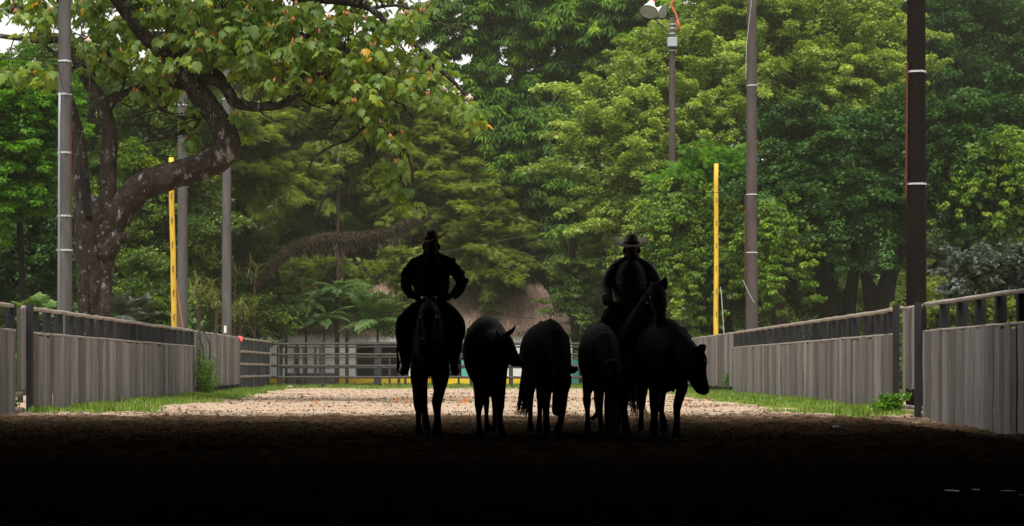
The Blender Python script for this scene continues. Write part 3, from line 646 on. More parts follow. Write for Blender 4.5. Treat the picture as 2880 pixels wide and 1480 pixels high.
# ---- left side trees
tree('feathery_tree', 'bright green fine leaved tree at the left frame edge behind the poles', 66, 40, [[(60,830,9),(55,700,8),(50,560,8),(40,400,6)]],
     [(L_bright, [(20,300,130,95,66),(-40,250,100,70,66),(90,260,60,60,66),(10,420,110,90,66),(60,500,60,50,66),(-60,460,80,100,66)], T_LEAF, dict(ns=380, L=1.5, K=5, cr=.42, nl=42, size=(.09,.17), flat=.3, droop=.35, nrm_up=1.1, tip=.4, fill=.05))], seed=11)
tree('shade_tree', 'dark green tree low at the left edge, under the bright feathery tree', 74, 60, [[(20,830,8),(40,700,8),(90,600,6),(160,540,4)],[(40,700,6),(-10,600,5)]],
     [(L_dark, [(40,600,130,90,74),(-30,680,100,90,74),(120,520,70,60,74),(150,680,60,90,74)], T_LEAF, dict(ns=168, **FK))], seed=12)
tree('shade_tree', 'mid green tree filling the gap between the big forked tree and leaning yellow pole', 84, 330, [[(330,840,10),(335,700,9),(350,560,7),(380,420,5)]],
     [(L_mid, [(330,640,130,110,84),(380,420,130,130,84),(260,300,130,120,84),(430,260,140,110,84),(460,560,90,140,84),(150,240,110,110,86),(230,470,90,110,84)], T_LEAF, dict(ns=460, **FK)),
      (L_vine, [(170,640,70,50,82),(330,430,70,50,82),(230,200,60,30,82)], T_LEAF, dict(ns=36, **FK))], seed=13)
tree('shade_tree', 'small yellow tinged tree top showing above the left trees against white sky', 90, 70, [[(80,800,8),(80,400,7),(90,250,5)]],
     [(L_vine, [(40,170,80,40,90),(110,190,60,50,90)], T_LEAF, dict(ns=36, L=1.2, K=3, cr=0.47, nl=25, size=(.12,.2))), (L_mid, [(90,260,110,70,91)], T_LEAF, dict(ns=60, **FK))], seed=14)
# ---- dim feathery trees in the middle, one with the arching mossy limb
t = tree('feathery_tree', 'feathery olive green tree with dark trunk and long arching mossy limb', 88, 640,
     [[(640,850,18),(618,700,16),(610,600,14),(606,480,14),(622,400,12),(618,330,11),(600,250,9),(590,180,7)], [(610,600,10),(560,560,7),(500,560,5)], [(622,400,8),(690,380,7),(760,370,4)], [(618,330,8),(680,280,6),(740,260,5)],
      [(640,760,13),(700,640,7),(760,600,5),(830,470,4)], [(560,850,12),(548,740,10),(540,640,8),(560,560,6)], [(700,850,8),(705,740,7),(690,660,6)]],
     [(L_feather, [(560,330,110,80,88),(690,310,130,60,97),(830,360,130,60,98),(930,440,110,60,99),(650,450,110,60,88),(810,510,110,50,99),(700,200,150,80,98),(880,260,130,80,99),(520,470,80,70,88),(700,390,90,40,97)], T_FROND,
       dict(ns=328, L=2.3, K=6, cr=0.50, nl=22, size=(.28,.48), flat=.2, droop=.25, nrm_up=1.6, up=.1, fill=.06)),
      (L_mid, [(760,590,90,40,103),(900,590,110,40,103),(600,620,60,70,91),(560,640,80,70,91),(620,720,50,50,89),(780,660,60,40,103),(900,660,90,30,103)], T_LEAF, dict(ns=248, **FK))], seed=21)
mb = MB(); lo, lr = limb(mb, [(585,790,14,-1),(640,720,15,-1),(690,660,15,-1),(745,622,15,-1),(820,602,14,-1),(900,598,12,-1),(960,590,11,-1),(1020,570,10,-1),(1080,540,7,-1)], 88, n=12, jag=.12)
ml = mb.build('mossy_limb', M('mossy_bark', (0.05,0.034,0.026), (0.03,0.02,0.016), 6, .95, .1, bump=.03), t, smooth=True)
g = np.random.default_rng(5); n = 9000; i = g.integers(0, len(lo)-1, n); u = g.random(n)[:,None]
A = np.array([tuple(p) for p in lo]); R = np.array(lr); c = A[i]*(1-u)+A[i+1]*u; an = g.uniform(0, 2*math.pi, n)
dirs = np.stack([g.normal(0,.3,n), np.cos(an), np.sin(an)], 1); C = c+dirs*R[i][:,None]*.9
cloud('moss', L_moss, ml, C, unit(dirs*.8+np.array([0.2,0,-.45])+g.normal(0,.4,(n,3))), unit(g.normal(size=(n,3))), g.uniform(.08,.18,n), T_LEAF[0], T_LEAF[1], g.random(n), width=g.uniform(.025,.05,n))
n = 700; tt = g.random(n); C = np.stack([np.interp(tt, [0,1], [V(760,0,86.8).x, V(1030,0,86.8).x])+g.normal(0,.1,n), 87+g.normal(0,.2,n), np.interp(tt, [0,1], [V(0,635,87).z, V(0,585,87).z])+g.uniform(-.25,.2,n)], 1)
hm_ = cloud('hanging_moss', L_moss, ml, C, np.tile([0,0,-1.],(n,1))+g.normal(0,.12,(n,3)), unit(g.normal(size=(n,3))*np.array([1,1,0])), g.uniform(.08,.22,n)*(1+2.6*vnoise(tt*14, tt*0, 3)**3), T_LEAF[0], T_LEAF[1], g.random(n)*.5, width=g.uniform(.015,.03,n))
tag(hm_, kind='stuff')
tree('feathery_tree', 'pale olive feathery tree spreading behind the left rider', 97, 1100, [[(1190,850,8),(1180,740,7),(1140,620,7),(1080,560,6),(1000,500,4)],[(1140,620,5),(1200,540,4),(1180,480,3)]],
     [(L_feather, [(1100,500,120,50,98),(1190,550,90,45,97),(1080,600,100,35,98),(1190,630,80,40,96),(1010,430,100,50,99),(1120,420,110,45,99),(1000,340,90,55,99),(1230,690,50,30,95)], T_FROND,
       dict(ns=360, L=2.2, K=6, cr=0.50, nl=22, size=(.28,.48), flat=.2, droop=.3, nrm_up=1.6, up=.05, fill=.06))], seed=22)
tree('shade_tree', 'grey green tree standing further back between the feathery trees', 104, 1120, [[(1130,840,8),(1125,600,7),(1120,420,6)]],
     [(L_mid, [(1110,380,110,80,104),(1180,430,90,70,104),(1040,300,90,70,104),(1000,560,110,60,104),(760,430,130,90,104),(860,190,90,60,104)], T_LEAF, dict(ns=280, **FK))], seed=23)
# ---- tall whorled tree, centre
tree('tall_tree', 'very tall dark green tree with drooping leaf whorls in the centre', 100, 1400, [[(1390,850,10),(1400,650,9),(1420,450,9),(1440,250,8),(1450,60,7),(1455,-60,6)],[(1440,250,6),(1380,170,5),(1300,172,4),(1230,160,3)],[(1450,120,5),(1400,20,4),(1340,-20,3)],[(1440,200,5),(1520,100,4),(1580,60,3)]],
     [(L_green, [(1160,40,90,60,100),(1260,20,90,60,100),(1140,180,70,60,100),(1240,130,60,50,100),(1330,110,60,40,100),(1250,240,80,50,100),(1340,210,60,40,100)], T_WHORL, dict(ns=132, L=1.5, K=4, cr=0.40, nl=12, size=(.24,.38), flat=.6, droop=.5, up=.1, fill=.0, out=(.3,1.0))),
      (L_green, [(1340,-30,80,50,100),(1420,30,60,60,100),(1480,60,120,120,100),(1580,150,110,110,100),(1560,0,120,80,100),(1450,220,90,80,100),(1270,300,90,55,99),(1560,300,110,90,100),(1400,360,130,90,99),(1290,410,110,80,99),(1450,480,120,80,99),(1340,540,110,80,99),(1500,560,80,70,99),(1420,640,110,70,98),(1330,690,70,50,98),(1500,680,90,60,98),(1620,420,70,100,101)], T_WHORL,
       dict(ns=800, L=1.5, K=4, cr=0.45, nl=15, size=(.26,.42), flat=.6, droop=.5, up=.1, fill=.05))], seed=31)
# ---- pale ficus
tree('ficus_tree', 'large pale yellow green ficus in layered plumes behind the brownish pole', 93, 1900, [[(1960,850,16),(1950,650,15),(1900,480,12),(1800,380,9),(1650,360,6),(1520,370,4)],[(1900,480,9),(1980,330,8),(2080,260,6),(2200,230,4)],[(1950,400,9),(1880,200,8),(1850,60,6)]],
     [(L_pale, [(1850,60,110,70,93),(1960,110,120,80,93),(2080,60,110,70,94),(1760,150,90,60,92),(1680,190,80,45,92),(1860,230,120,70,92),(2020,220,120,70,92),(2140,180,110,60,92),(2220,240,80,60,92),(1740,290,110,60,91),(1900,330,110,60,92),(2060,310,110,50,92),(1590,290,70,50,91),(1540,370,100,60,90),(1660,400,110,70,90),(1520,440,90,60,89),(1620,500,100,60,89),(1560,560,70,50,89),(1780,400,90,60,91),(1980,20,120,60,94),(2190,100,90,60,94),(1490,240,50,30,91)], T_LEAF,
       dict(ns=700, L=2.7, K=7, cr=0.54, nl=48, size=(.12,.21), flat=.5, droop=.26, up=.4, tip=.3, fill=.04, nrm_up=1.0, out=(.35,.85)))], seed=41)
# ---- vine covered column
tree('vine_covered_tree', 'rounded tree wrapped in yellow green vines behind the upright yellow pole', 85, 1760, [[(1775,860,26),(1765,760,24),(1755,620,22),(1750,480,14)],[(1700,860,9),(1705,750,8)],[(1835,860,14),(1830,780,13)]],
     [(L_vine, [(1760,460,95,60,85),(1700,520,70,80,84),(1810,520,70,70,84),(1740,600,90,80,84),(1690,640,60,90,84),(1810,620,60,80,84),(1720,710,60,60,84)], T_LEAF, dict(ns=272, L=1.3, K=5, cr=0.35, nl=38, size=(.11,.18), droop=.95, up=-.1, down_leaf=.9, fill=.1)),
      (L_bright, [(1790,440,90,45,84)], T_FROND, dict(ns=52, L=1.2, K=3, cr=0.35, nl=20, size=(.2,.36))),
      (L_green, [(1820,690,60,50,84),(1840,740,40,30,84)], T_WHORL, dict(ns=24, L=1.0, K=3, cr=0.35, nl=12, size=(.26,.4)))], seed=51)
# ---- dark ficus with several stems
dk = [[(2100,860,30),(2085,760,27),(2070,690,24),(2040,640,16),(1990,620,9)],[(2085,780,14),(2020,730,11),(1960,690,8),(1900,660,5)],[(2090,720,17),(2110,640,12),(2100,560,8)],[(2130,860,20),(2140,740,17),(2150,650,13),(2140,560,9)],
      [(2230,860,30),(2225,760,26),(2240,690,20),(2270,620,14),(2290,560,9)],[(2200,740,14),(2160,660,11),(2130,600,10),(2090,565,7)],[(2215,860,18),(2190,760,16),(2180,700,14)],[(2250,800,12),(2300,720,9),(2360,660,6)]]
tree('ficus_tree', 'dark green ficus on several black stems left of the thick dark post', 82, 2130, dk,
     [(L_dark, [(2080,420,120,70,82),(2190,380,110,70,82),(2250,450,90,70,82),(1990,480,100,70,82),(2130,520,120,60,81),(2230,540,90,50,81),(2060,560,60,50,81),(1960,570,70,60,82),(2000,350,80,50,83),(2290,330,70,60,83),(2020,620,40,40,81)], T_LEAF,
       dict(ns=360, L=1.9, K=6, cr=0.52, nl=48, size=(.12,.20), flat=.5, droop=.35, tip=.35, fill=.06, out=(.4,.85))),
      (L_vine, [(1950,560,55,70,80),(1975,640,40,40,80),(1930,660,40,50,80)], T_LEAF, dict(ns=68, L=1.2, K=4, cr=0.31, nl=30, size=(.12,.2), droop=.9, up=-.1, down_leaf=.9))], seed=61)
tree('shade_tree', 'olive undergrowth tree behind the stems of the dark ficus', 96, 2000, [[(2000,850,6),(2000,760,5)]],
     [(L_feather, [(1960,760,100,70,96),(2080,740,110,70,96),(2200,760,100,60,96),(1880,700,60,90,96),(2330,760,80,70,96)], T_LEAF, dict(ns=168, **FK))], seed=62)
# ---- right side
tree('shade_tree', 'tall dark green tree filling the upper right corner', 100, 2400, [[(2400,850,14),(2400,600,13),(2380,350,11),(2400,100,8)]],
     [(L_dark, [(2300,60,140,90,100),(2450,60,140,100,100),(2580,120,110,120,100),(2380,200,120,90,99),(2520,260,110,90,99),(2200,20,110,60,101),(2440,360,110,70,99),(2080,-10,110,60,102),(1960,-20,90,50,104)], T_LEAF, dict(ns=480, **FK))], seed=71)
tree('shade_tree', 'mid green tree right of the thick post with yellowish vine tips', 80, 2440, [[(2430,850,10),(2420,700,9),(2440,560,8),(2450,400,6)],[(2420,650,6),(2350,640,4),(2310,630,3)]],
     [(L_dark, [(2400,380,90,90,80),(2480,440,110,80,80),(2360,480,70,80,80),(2560,500,80,110,80),(2440,560,100,50,80),(2390,300,70,50,80),(2520,300,80,100,81)], T_LEAF, dict(ns=312, L=1.4, K=5, cr=0.40, nl=40, size=(.12,.19), droop=.4, fill=.1)),
      (L_vine, [(2500,380,80,60,78),(2560,440,60,90,78),(2540,580,50,60,78),(2470,470,40,50,78)], T_LEAF, dict(ns=64, L=1.3, K=4, cr=0.26, nl=22, size=(.11,.18), droop=.9, up=0, down_leaf=.8))], seed=72)
tree('shrub', 'grey leaved shrub above the right fence at the frame edge', 62, 2480, [[(2470,840,5),(2470,740,4)],[(2500,840,5),(2520,730,3)]],
     [(L_grey, [(2440,690,60,40,62),(2520,680,70,50,62),(2580,720,40,50,62),(2400,730,40,30,62)], T_LEAF, dict(ns=60, L=.9, K=3, cr=0.33, nl=22, size=(.13,.22), up=.5))], seed=73, cat='shrub')
tree('shrub', 'dim olive bushes between grey leaved shrub and right fence', 66, 2430, [[(2440,840,5),(2430,760,4)]],
     [(L_feather, [(2380,770,60,50,68),(2460,790,80,40,68),(2560,790,60,40,68),(2330,810,40,40,68)], T_LEAF, dict(ns=88, L=.9, K=3, cr=0.35, nl=30, size=(.1,.17)))], seed=74, cat='shrub')
# low growth behind the left fence and around the house
tree('shrub', 'leafy shrubs behind the left fence near the base of the forked tree', 74, 300, [[(300,850,5),(300,790,4)]],
     [(L_mid, [(310,800,70,50,74),(390,780,60,60,74),(130,770,50,50,74),(60,790,60,50,74),(360,700,50,50,75)], T_LEAF, dict(ns=104, L=.9, K=3, cr=0.38, nl=32, size=(.1,.17)))], seed=75, cat='shrub')
tree('shade_tree', 'thin bright green tree in front of the thatch between the riders', 90, 1400, [[(1447,860,11),(1443,740,10),(1440,600,8)],[(1443,740,4),(1400,700,3),(1370,690,2)]],
     [(L_mid, [(1420,770,40,22,90),(1460,740,60,40,90),(1500,790,45,55,91),(1540,730,60,60,92),(1590,790,60,60,92),(1440,670,60,35,90),(1480,620,60,40,93)], T_LEAF, dict(ns=132, L=1.2, K=4, cr=0.40, nl=32, size=(.1,.17), flat=.3))], seed=76)
tree('shrub', 'dark leafy bushes left of the thatch roof behind the left concrete poles', 88, 640, [[(620,860,6),(625,790,5)]],
     [(L_mid, [(600,790,60,50,87),(660,800,60,50,88),(560,760,40,40,87),(680,760,30,50,89)], T_LEAF, dict(ns=120, L=1.0, K=3, cr=0.40, nl=32, size=(.11,.18))),
      (L_feather, [(560,700,50,25,91)], T_LEAF, dict(ns=20, L=.8, K=3, cr=0.35, nl=28, size=(.11,.18)))], seed=77, cat='shrub')

tree('feathery_tree', 'drooping feathery branches hanging over the thatch left of the left rider', 93.6, 690, [[(690,850,7),(700,740,6),(760,690,5),(860,672,4),(960,680,3)]],
     [(L_feather, [(760,688,60,20,93.6,.5),(860,672,70,18,93.6,.5),(960,690,60,18,93.6,.5),(720,720,40,22,93.6,.5),(1030,655,50,16,93.8,.5)], T_FROND, dict(ns=95, L=1.2, K=4, cr=.34, nl=20, size=(.26,.42), flat=.3, droop=.75, nrm_up=1.2, up=-.1, fill=.0))], seed=90)
tree('shrub', 'bright leafy bush between the palms and the white wall', 91.5, 850, [[(850,866,4),(850,820,3)]],
     [(L_bright, [(800,790,38,18,91.5,.5),(870,775,45,20,91.5,.5),(940,812,45,22,91.5,.5)], T_LEAF, dict(ns=55, L=.6, K=3, cr=.26, nl=26, size=(.09,.15)))], seed=91, cat='shrub')
# ---- palms and strap leaved plants
def palm(x, ytop, ybase, Y, nf, L, label, mt=L_palm, seed=1, leaflet=.38, stem=.05, up=.6, group='palms in front of the thatched house'):
    g = np.random.default_rng(seed); top = V(x, ytop, Y); base = V(x, ybase, Y); base.z = -.1
    t = thing('palm', (base.x, Y, 0), label, 'palm', group)
    mb = MB(); mb.tube([base.lerp(top, i/6) for i in range(7)], [stem*(1.2-.05*i) for i in range(7)], 9, jag=.06, rng=rng); mb.build('trunk', bark_mid, t, smooth=True)
    C, D, N, S_ = [], [], [], []; mb = MB()
    for k in range(nf):
        a = 2*math.pi*k/nf+g.uniform(-.2,.2); e = g.uniform(.15, 1.2)*up; h = np.array([math.cos(a), math.sin(a)]); Lf = L*g.uniform(.8,1.15); pts = []
        for i in range(15):
            s = i/14*Lf; z = math.sin(e)*s - .36*s*s/Lf*(1.3-e*.3); pts.append(np.array([top.x, top.y, top.z]) + np.array([h[0]*s*math.cos(e*.8), h[1]*s*math.cos(e*.8), z]))
        mb.tube([Vector(p) for p in pts], [.018*(1-.05*i) for i in range(15)], 4)
        for i in range(2, 15):
            for q in (0, .5):
                if i == 14 and q: continue
                p = pts[i]*(1-q)+pts[min(i+1,14)]*q; tn = unit(pts[min(i+1,14)]-pts[i-1]); sd_ = unit(np.cross(tn, [0,0,1]))
                for s in (-1, 1):
                    C.append(p); D.append(unit(sd_*s+tn*.7+np.array([0,0,-.25])+g.normal(0,.1,3))); N.append(unit(np.cross(tn, sd_)*-1+g.normal(0,.15,3))); S_.append(leaflet*math.sin(math.pi*min(.95,.15+i/16))*g.uniform(.85,1.15))
    C, D, N, S_ = map(np.array, (C, D, N, S_)); r = g.random(len(C))*.6+.3
    mb.build('frond_stems', L_palm, t)
    cloud('crown', mt, t, C, D, N, S_, T_LEAF[0], T_LEAF[1], r, width=np.full(len(C), .075)); return t
palm(770, 765, 860, 90.0, 24, 2.0, 'bright green palm against the thatch, left one', seed=2)
palm(845, 735, 860, 90.2, 26, 2.2, 'tallest green palm standing on the white wall', seed=3)
palm(815, 800, 860, 89.5, 20, 1.6, 'short palm tucked beneath the two taller palms', seed=4)
palm(950, 810, 865, 89.3, 32, 2.1, 'bushy grey green palm just left of the first rider', seed=5, leaflet=.5, up=1.3)
palm(720, 785, 860, 90.5, 12, 1.5, 'palm beside the eave at the far left end of thatch', seed=6)
palm(283, 800, 850, 62, 15, 1.2, 'fan leaved grey palm behind the base of the big forked tree', seed=7, up=1.3, mt=L_grey, group='palms behind the left fence')
palm(335, 810, 850, 64, 13, 1.3, 'small grey palm right of the big forked trunk', seed=8, up=1.3, mt=L_grey, group='palms behind the left fence')
palm(95, 800, 850, 60, 12, 1.0, 'pale palm left of the concrete pole with the conduit', seed=9, up=1.2, group='palms behind the left fence')

def strap_plant(x, y, Y, n, L, label, seed, spread=.8, mt=L_strap):
    g = np.random.default_rng(seed); c = V(x, y, Y); t = thing('strap_plant', (c.x, Y, 0), label, 'plant', 'strap leaved plants by the left poles')
    mb = MB()
    for k in range(n):
        a = g.uniform(0, 2*math.pi); el = g.uniform(.3, 1.35); l = L*g.uniform(.6, 1.2); w_ = g.uniform(.02, .04); pts = []
        o = Vector((g.normal(0,.25*spread), g.normal(0,.25*spread), g.normal(0,.35*spread)))
        for i in range(7):
            s = l*i/6; pts.append(c+o+Vector((math.cos(a)*math.cos(el)*s, math.sin(a)*math.cos(el)*s, math.sin(el)*s-.55*s*s/l)))
        vs = []
        for i, p in enumerate(pts):
            ww = w_*(1-abs(i/6-.35)*1.4); sdv = Vector((-math.sin(a), math.cos(a), 0)); vs += [p-sdv*ww, p+sdv*ww]
        mb.add(vs, [(2*i, 2*i+1, 2*i+3, 2*i+2) for i in range(6)], g.random())
    mb.build('leaves', mt, t)
    mb = MB(); mb.tube([Vector((c.x, Y, -.1)), c], .07, 7); mb.build('stem', bark_mid, t)
for i, (x, y, Y, n, L, lb) in enumerate([(500,745,80,60,1.3,'long leaved plant between the second and third concrete poles'),(545,760,82,60,1.2,'pale strap leaved plant left of the slim concrete pole'),
        (605,790,81,80,1.3,'yellowish strap leaved plant right of the slim concrete pole foot'),(500,370,86,45,1.6,'bright strap leaves high beside the second concrete pole'),(640,690,86.5,40,1.1,'strap leaves on the rise of the mossy limb'),
        (590,690,86,40,1.0,'strap leaves clinging to the dark trunk by the mossy limb'),(850,400,90,30,1.2,'strap leaf tuft high in the feathery tree')]):
    strap_plant(x, y, Y, n, L, lb, 80+i)
# ================================================================ the big forked tree on the left
YT = 48
bt = thing('forked_tree', (V(238, 900, YT).x, YT, 0), 'big old forked tree with lichened trunk and broad drooping leaves left of lane', 'tree')
mb = MB(); LMB = []
def L_(pts, n=14, jag=.035, seg=6): o = limb(mb, pts, YT, n=n, jag=jag, seg=seg); LMB.append(o); return o
L_([(233,960,54),(234,900,47),(236,800,40),(238,720,38),(234,650,41),(230,590,44),(236,540,40),(256,505,26)], n=18)
L_([(205,935,20,-.2),(212,800,15,-.35),(210,700,16,-.3),(214,610,20,-.2),(222,560,20)])       # fluted ridges of the trunk
L_([(262,940,20,-.2),(262,800,15,-.3),(268,700,16,-.25),(272,640,18,-.2),(276,590,22,-.1)])
L_([(222,590,30),(210,520,24),(205,460,21),(200,400,20),(196,350,18),(186,300,15),(176,255,12),(170,224,8)])      # broken hollow stem
L_([(262,650,24,-.2),(292,610,18,-.3),(303,600,15,-.35),(318,598,13,-.4)], seg=3)              # cut stub on the right
L_([(240,590,30),(262,540,24),(272,480,22),(272,430,21),(275,380,21),(276,345,21),(270,310,19),(263,280,19),(258,258,20)])
L_([(262,275,17),(245,240,16),(225,210,15),(205,175,15),(192,140,14),(178,100,12),(160,60,10),(150,0,9),(140,-40,8)])
L_([(262,278,16),(285,250,16),(312,240,14),(335,232,14),(352,222,12),(362,214,9)])
L_([(248,640,30),(268,590,35),(300,535,36),(340,485,36),(385,458,36),(440,440,34),(500,422,33),(545,402,35),(572,368,33),(562,325,31),(540,290,29),(512,248,27),(483,212,25),(458,180,23),(440,150,20),(418,135,18),(395,118,18),(372,98,17),(340,62,16),(312,28,14),(285,-10,13),(262,-60,12)], n=18)
L_([(452,178,16),(458,140,14),(476,108,13),(508,78,12),(545,50,12),(590,24,11),(640,0,10),(700,-20,9)])
L_([(352,236,11,.5),(400,232,13,.4),(450,218,14,.3),(490,206,15,.2),(530,200,15),(560,212,15),(578,238,15),(590,258,14),(620,266,13),(655,270,12),(685,262,10)])
L_([(578,240,12),(560,200,10),(535,172,9),(505,150,8),(490,130,7)])
L_([(600,262,9,-.2),(650,268,10,-.3),(700,266,10,-.3),(735,245,10,-.3),(750,220,7,-.3),(760,200,5,-.3)])
L_([(740,236,8,-.3),(790,240,9,-.2),(830,254,9),(860,275,8),(900,300,7),(945,312,5),(1000,338,5),(1030,400,4),(1040,460,3)], n=8)
L_([(930,308,4),(905,330,4),(880,352,3),(830,370,3),(790,398,3),(775,430,2)], n=6)
L_([(905,330,4),(925,370,3),(930,420,2),(940,470,2)], n=6); L_([(880,285,5),(920,262,4),(960,250,3),(1010,262,3),(1040,300,2)], n=6)
L_([(960,312,4),(985,360,4),(1000,420,3),(1020,480,3),(1040,515,2)], n=6)
L_([(700,-20,9),(760,-2,9),(850,4,9),(930,22,8),(985,70,7),(1040,110,6),(1090,160,6),(1140,205,5),(1180,250,5),(1212,300,3)], n=8)
L_([(930,22,5),(1000,14,4),(1060,35,4),(1110,60,3),(1160,75,2)], n=6)
L_([(640,0,8),(720,70,7),(800,100,6),(880,130,6),(960,180,5),(1040,230,4),(1080,260,3)], n=8)
L_([(640,0,7),(650,60,6),(700,120,5),(760,170,5),(840,200,4),(900,230,4)], n=8)
L_([(178,105,9),(150,100,9),(110,103,8),(60,98,7),(10,92,6),(-60,80,6)], n=8); L_([(190,150,7),(165,150,6),(140,135,5),(110,112,4)], n=6)
L_([(225,205,7),(250,160,6),(280,130,6),(330,120,5),(380,100,5)], n=8); L_([(160,60,7),(110,30,6),(60,20,5),(10,30,4)], n=7); L_([(400,120,8),(450,90,7),(520,100,6),(580,140,5),(640,150,4)], n=7)
L_([(395,270,3),(440,290,4),(480,300,5),(505,270,4),(520,235,5)], n=6); L_([(370,355,3),(430,345,3),(490,320,4),(505,285,4)], n=6); L_([(320,300,2),(360,285,2),(420,268,3)], n=5); L_([(320,170,3),(310,215,3),(300,245,3)], n=5)
g0 = random.Random(41)
for x0, y0, dx, dy, L in ((700,262,1,.15,5),(760,250,1,.25,6),(840,262,1,.5,6),(900,300,-.4,1,5),(950,315,.2,1,6),(1000,340,.6,.8,5),(860,290,-.7,.9,5),(930,300,.9,-.2,5),(640,268,.3,.9,4),(505,300,-.9,.3,5),(480,320,-.8,.5,4),(520,250,-.5,.9,4),(1000,100,.8,.7,6),(1080,170,.5,.9,4),(330,232,.5,.8,4),(285,250,.6,.6,3),(820,100,.8,.6,5),(700,60,.6,.9,5),(960,180,.7,.8,5),(880,130,1,.2,5)):
    def grow(x, y, a, r, n):
        pts = [(x, y, r)]
        for i in range(n):
            a += g0.uniform(-.45,.5); x += math.cos(a)*g0.uniform(14,30); y += math.sin(a)*g0.uniform(12,24); r *= .78; pts.append((x, y, max(r,.8), g0.uniform(-.3,.3)))
            if n > 2 and g0.random() < .5: grow(x, y, a+g0.choice((-1,1))*g0.uniform(.5,1.0), r*.8, n-2)
        limb(mb, pts, YT, n=6, seg=3)
    grow(x0, y0, math.atan2(dy, dx), 3.4, L)
mb.build('trunk', bark_big, bt, smooth=True)
allp = np.array([tuple(p) for o in LMB[5:] for p in o[0]]); allr = np.array([r for o in LMB[5:] for r in o[1]])
T_BIG = [(0,.40,.02),(0,.03,.06),(-.17,-.07,0),(-.40,.02,-.07),(-.47,.20,-.10),(-.58,.40,-.22),(-.33,.47,-.10),(-.36,.74,-.26),(-.16,.72,-.16),(0,1.02,-.30),(.16,.72,-.16),(.36,.74,-.26),(.33,.47,-.10),(.58,.40,-.22),(.47,.20,-.10),(.40,.02,-.07),(.17,-.07,0)]
F_BIG = [(0, i, i+1) for i in range(1, 16)] + [(0, 16, 1)]
g = np.random.default_rng(77)
reg = [(80,25,90,30,10),(100,85,45,18,4),(30,20,40,20,3),(65,185,45,22,7),(100,200,60,16,5),(300,30,140,40,19),(250,110,80,50,11),(240,160,60,45,9),(330,80,80,40,13),(420,60,90,50,18),(360,140,50,30,7),(450,130,60,40,10),
       (540,40,110,50,24),(540,130,70,45,15),(600,120,70,50,14),(650,60,110,60,28),(700,160,90,55,22),(640,180,50,35,8),(780,60,110,60,30),(800,160,90,60,24),(780,220,60,30,9),(880,80,90,60,15),(900,180,80,60,20),(880,250,60,35,8),(960,120,70,60,10),(980,210,60,50,9),
       (1000,70,50,30,7),(1050,40,50,35,7),(1060,160,50,40,9),(1110,215,45,35,8),(1060,240,40,30,5),(1160,262,35,25,6),(1205,300,20,22,4),(950,290,50,30,6),(985,350,30,35,6),(975,420,30,35,6),(1000,470,25,25,4),(1035,515,18,18,3),(930,330,40,20,3),
       (395,195,22,12,3),(430,240,14,12,2),(470,290,14,20,2),(480,350,16,14,2),(585,300,12,16,2),(590,320,10,10,1),(300,160,30,20,3),(355,240,22,10,2),(345,235,10,8,1),(480,150,20,10,2)]
cen = []
for x, y, rx, ry, n in reg:
    for _ in range(int(n*1.55)):
        a = g.uniform(0, 2*math.pi); q = math.sqrt(g.random()); cen.append(tuple(V(x+rx*q*math.cos(a), y+ry*q*math.sin(a), YT+g.uniform(-2.2, 2.4) if n > 4 else YT+g.uniform(-.6,.8))))
for _ in range(330):       # the crown goes on above the picture
    cen.append((g.uniform(V(120,0,YT).x, V(1000,0,YT).x), YT+g.uniform(-3, 4), g.uniform(V(0,-10,YT).z, V(0,-180,YT).z)))
cen = np.array(cen); nc = len(cen)
# leave the main limb's bark in view: clusters that would hang right in front of it sit behind it instead
lp = np.array([(262,600),(300,535),(372,462),(440,440),(500,422),(550,400),(572,365),(562,325),(540,290),(512,248),(483,212),(458,180),(440,150),(418,135),(395,118),(372,98),(340,62),(312,28),(285,-10),(245,240),(205,175)], float)
cx_ = cen[:,0]/cen[:,1]*F_S/VS+C_S/VS; cy_ = H_S/VS-(cen[:,2]-CAMH)/cen[:,1]*F_S/VS
for i in range(nc):
    dmin = np.hypot(lp[:,0]-cx_[i], lp[:,1]-cy_[i]-12).min()
    if dmin < 34 and cen[i,1] < YT+.5 and g.random() < .85: cen[i,1] = YT+g.uniform(.7, 2.4)
mb = MB(); tips = []
for c in cen:
    d = np.linalg.norm(allp-c, axis=1)+np.where(allp[:,2] > c[2]+.3, .6, 0); j = int(np.argmin(d)); a = Vector(allp[j]); b = Vector(c)
    if (a-b).length > 3.2: b2 = b; a = b+Vector((g.uniform(-.5,.5), g.uniform(-.3,.3), .5))
    m_ = (a+b)/2+Vector((g.uniform(-.12,.12), 0, g.uniform(-.02,.22)*(a-b).length)); mb.tube([a, m_, b], [.016, .011, .007], 5)
mb.build('twigs', bark_mid, bt, smooth=True)
per = g.integers(6, 13, nc); ci = np.repeat(np.arange(nc), per); n = len(ci)
an = g.uniform(0, 2*math.pi, n); hd = np.stack([np.cos(an), np.sin(an), np.zeros(n)], 1); pit = g.uniform(.2, 1.25, n)
D = unit(hd*np.cos(pit)[:,None]+np.array([0,0,-1.])*np.sin(pit)[:,None]); N = unit(hd*np.sin(pit)[:,None]*.9+np.array([0,0,1.])*np.cos(pit)[:,None]+g.normal(0,.22,(n,3)))
C = cen[ci]+hd*g.uniform(.05,.22,n)[:,None]+g.normal(0,.07,(n,3))
s = g.uniform(.12,.29,n); r = np.clip(np.repeat(g.random(nc), per)*.35+g.random(n)*.6, 0, 1); r = np.where(g.random(n) < .012, 1.0, np.minimum(r, .92))
cloud('crown', L_big, bt, C, D, N, s, T_BIG, F_BIG, r, width=s*g.uniform(.75,1.05,n))
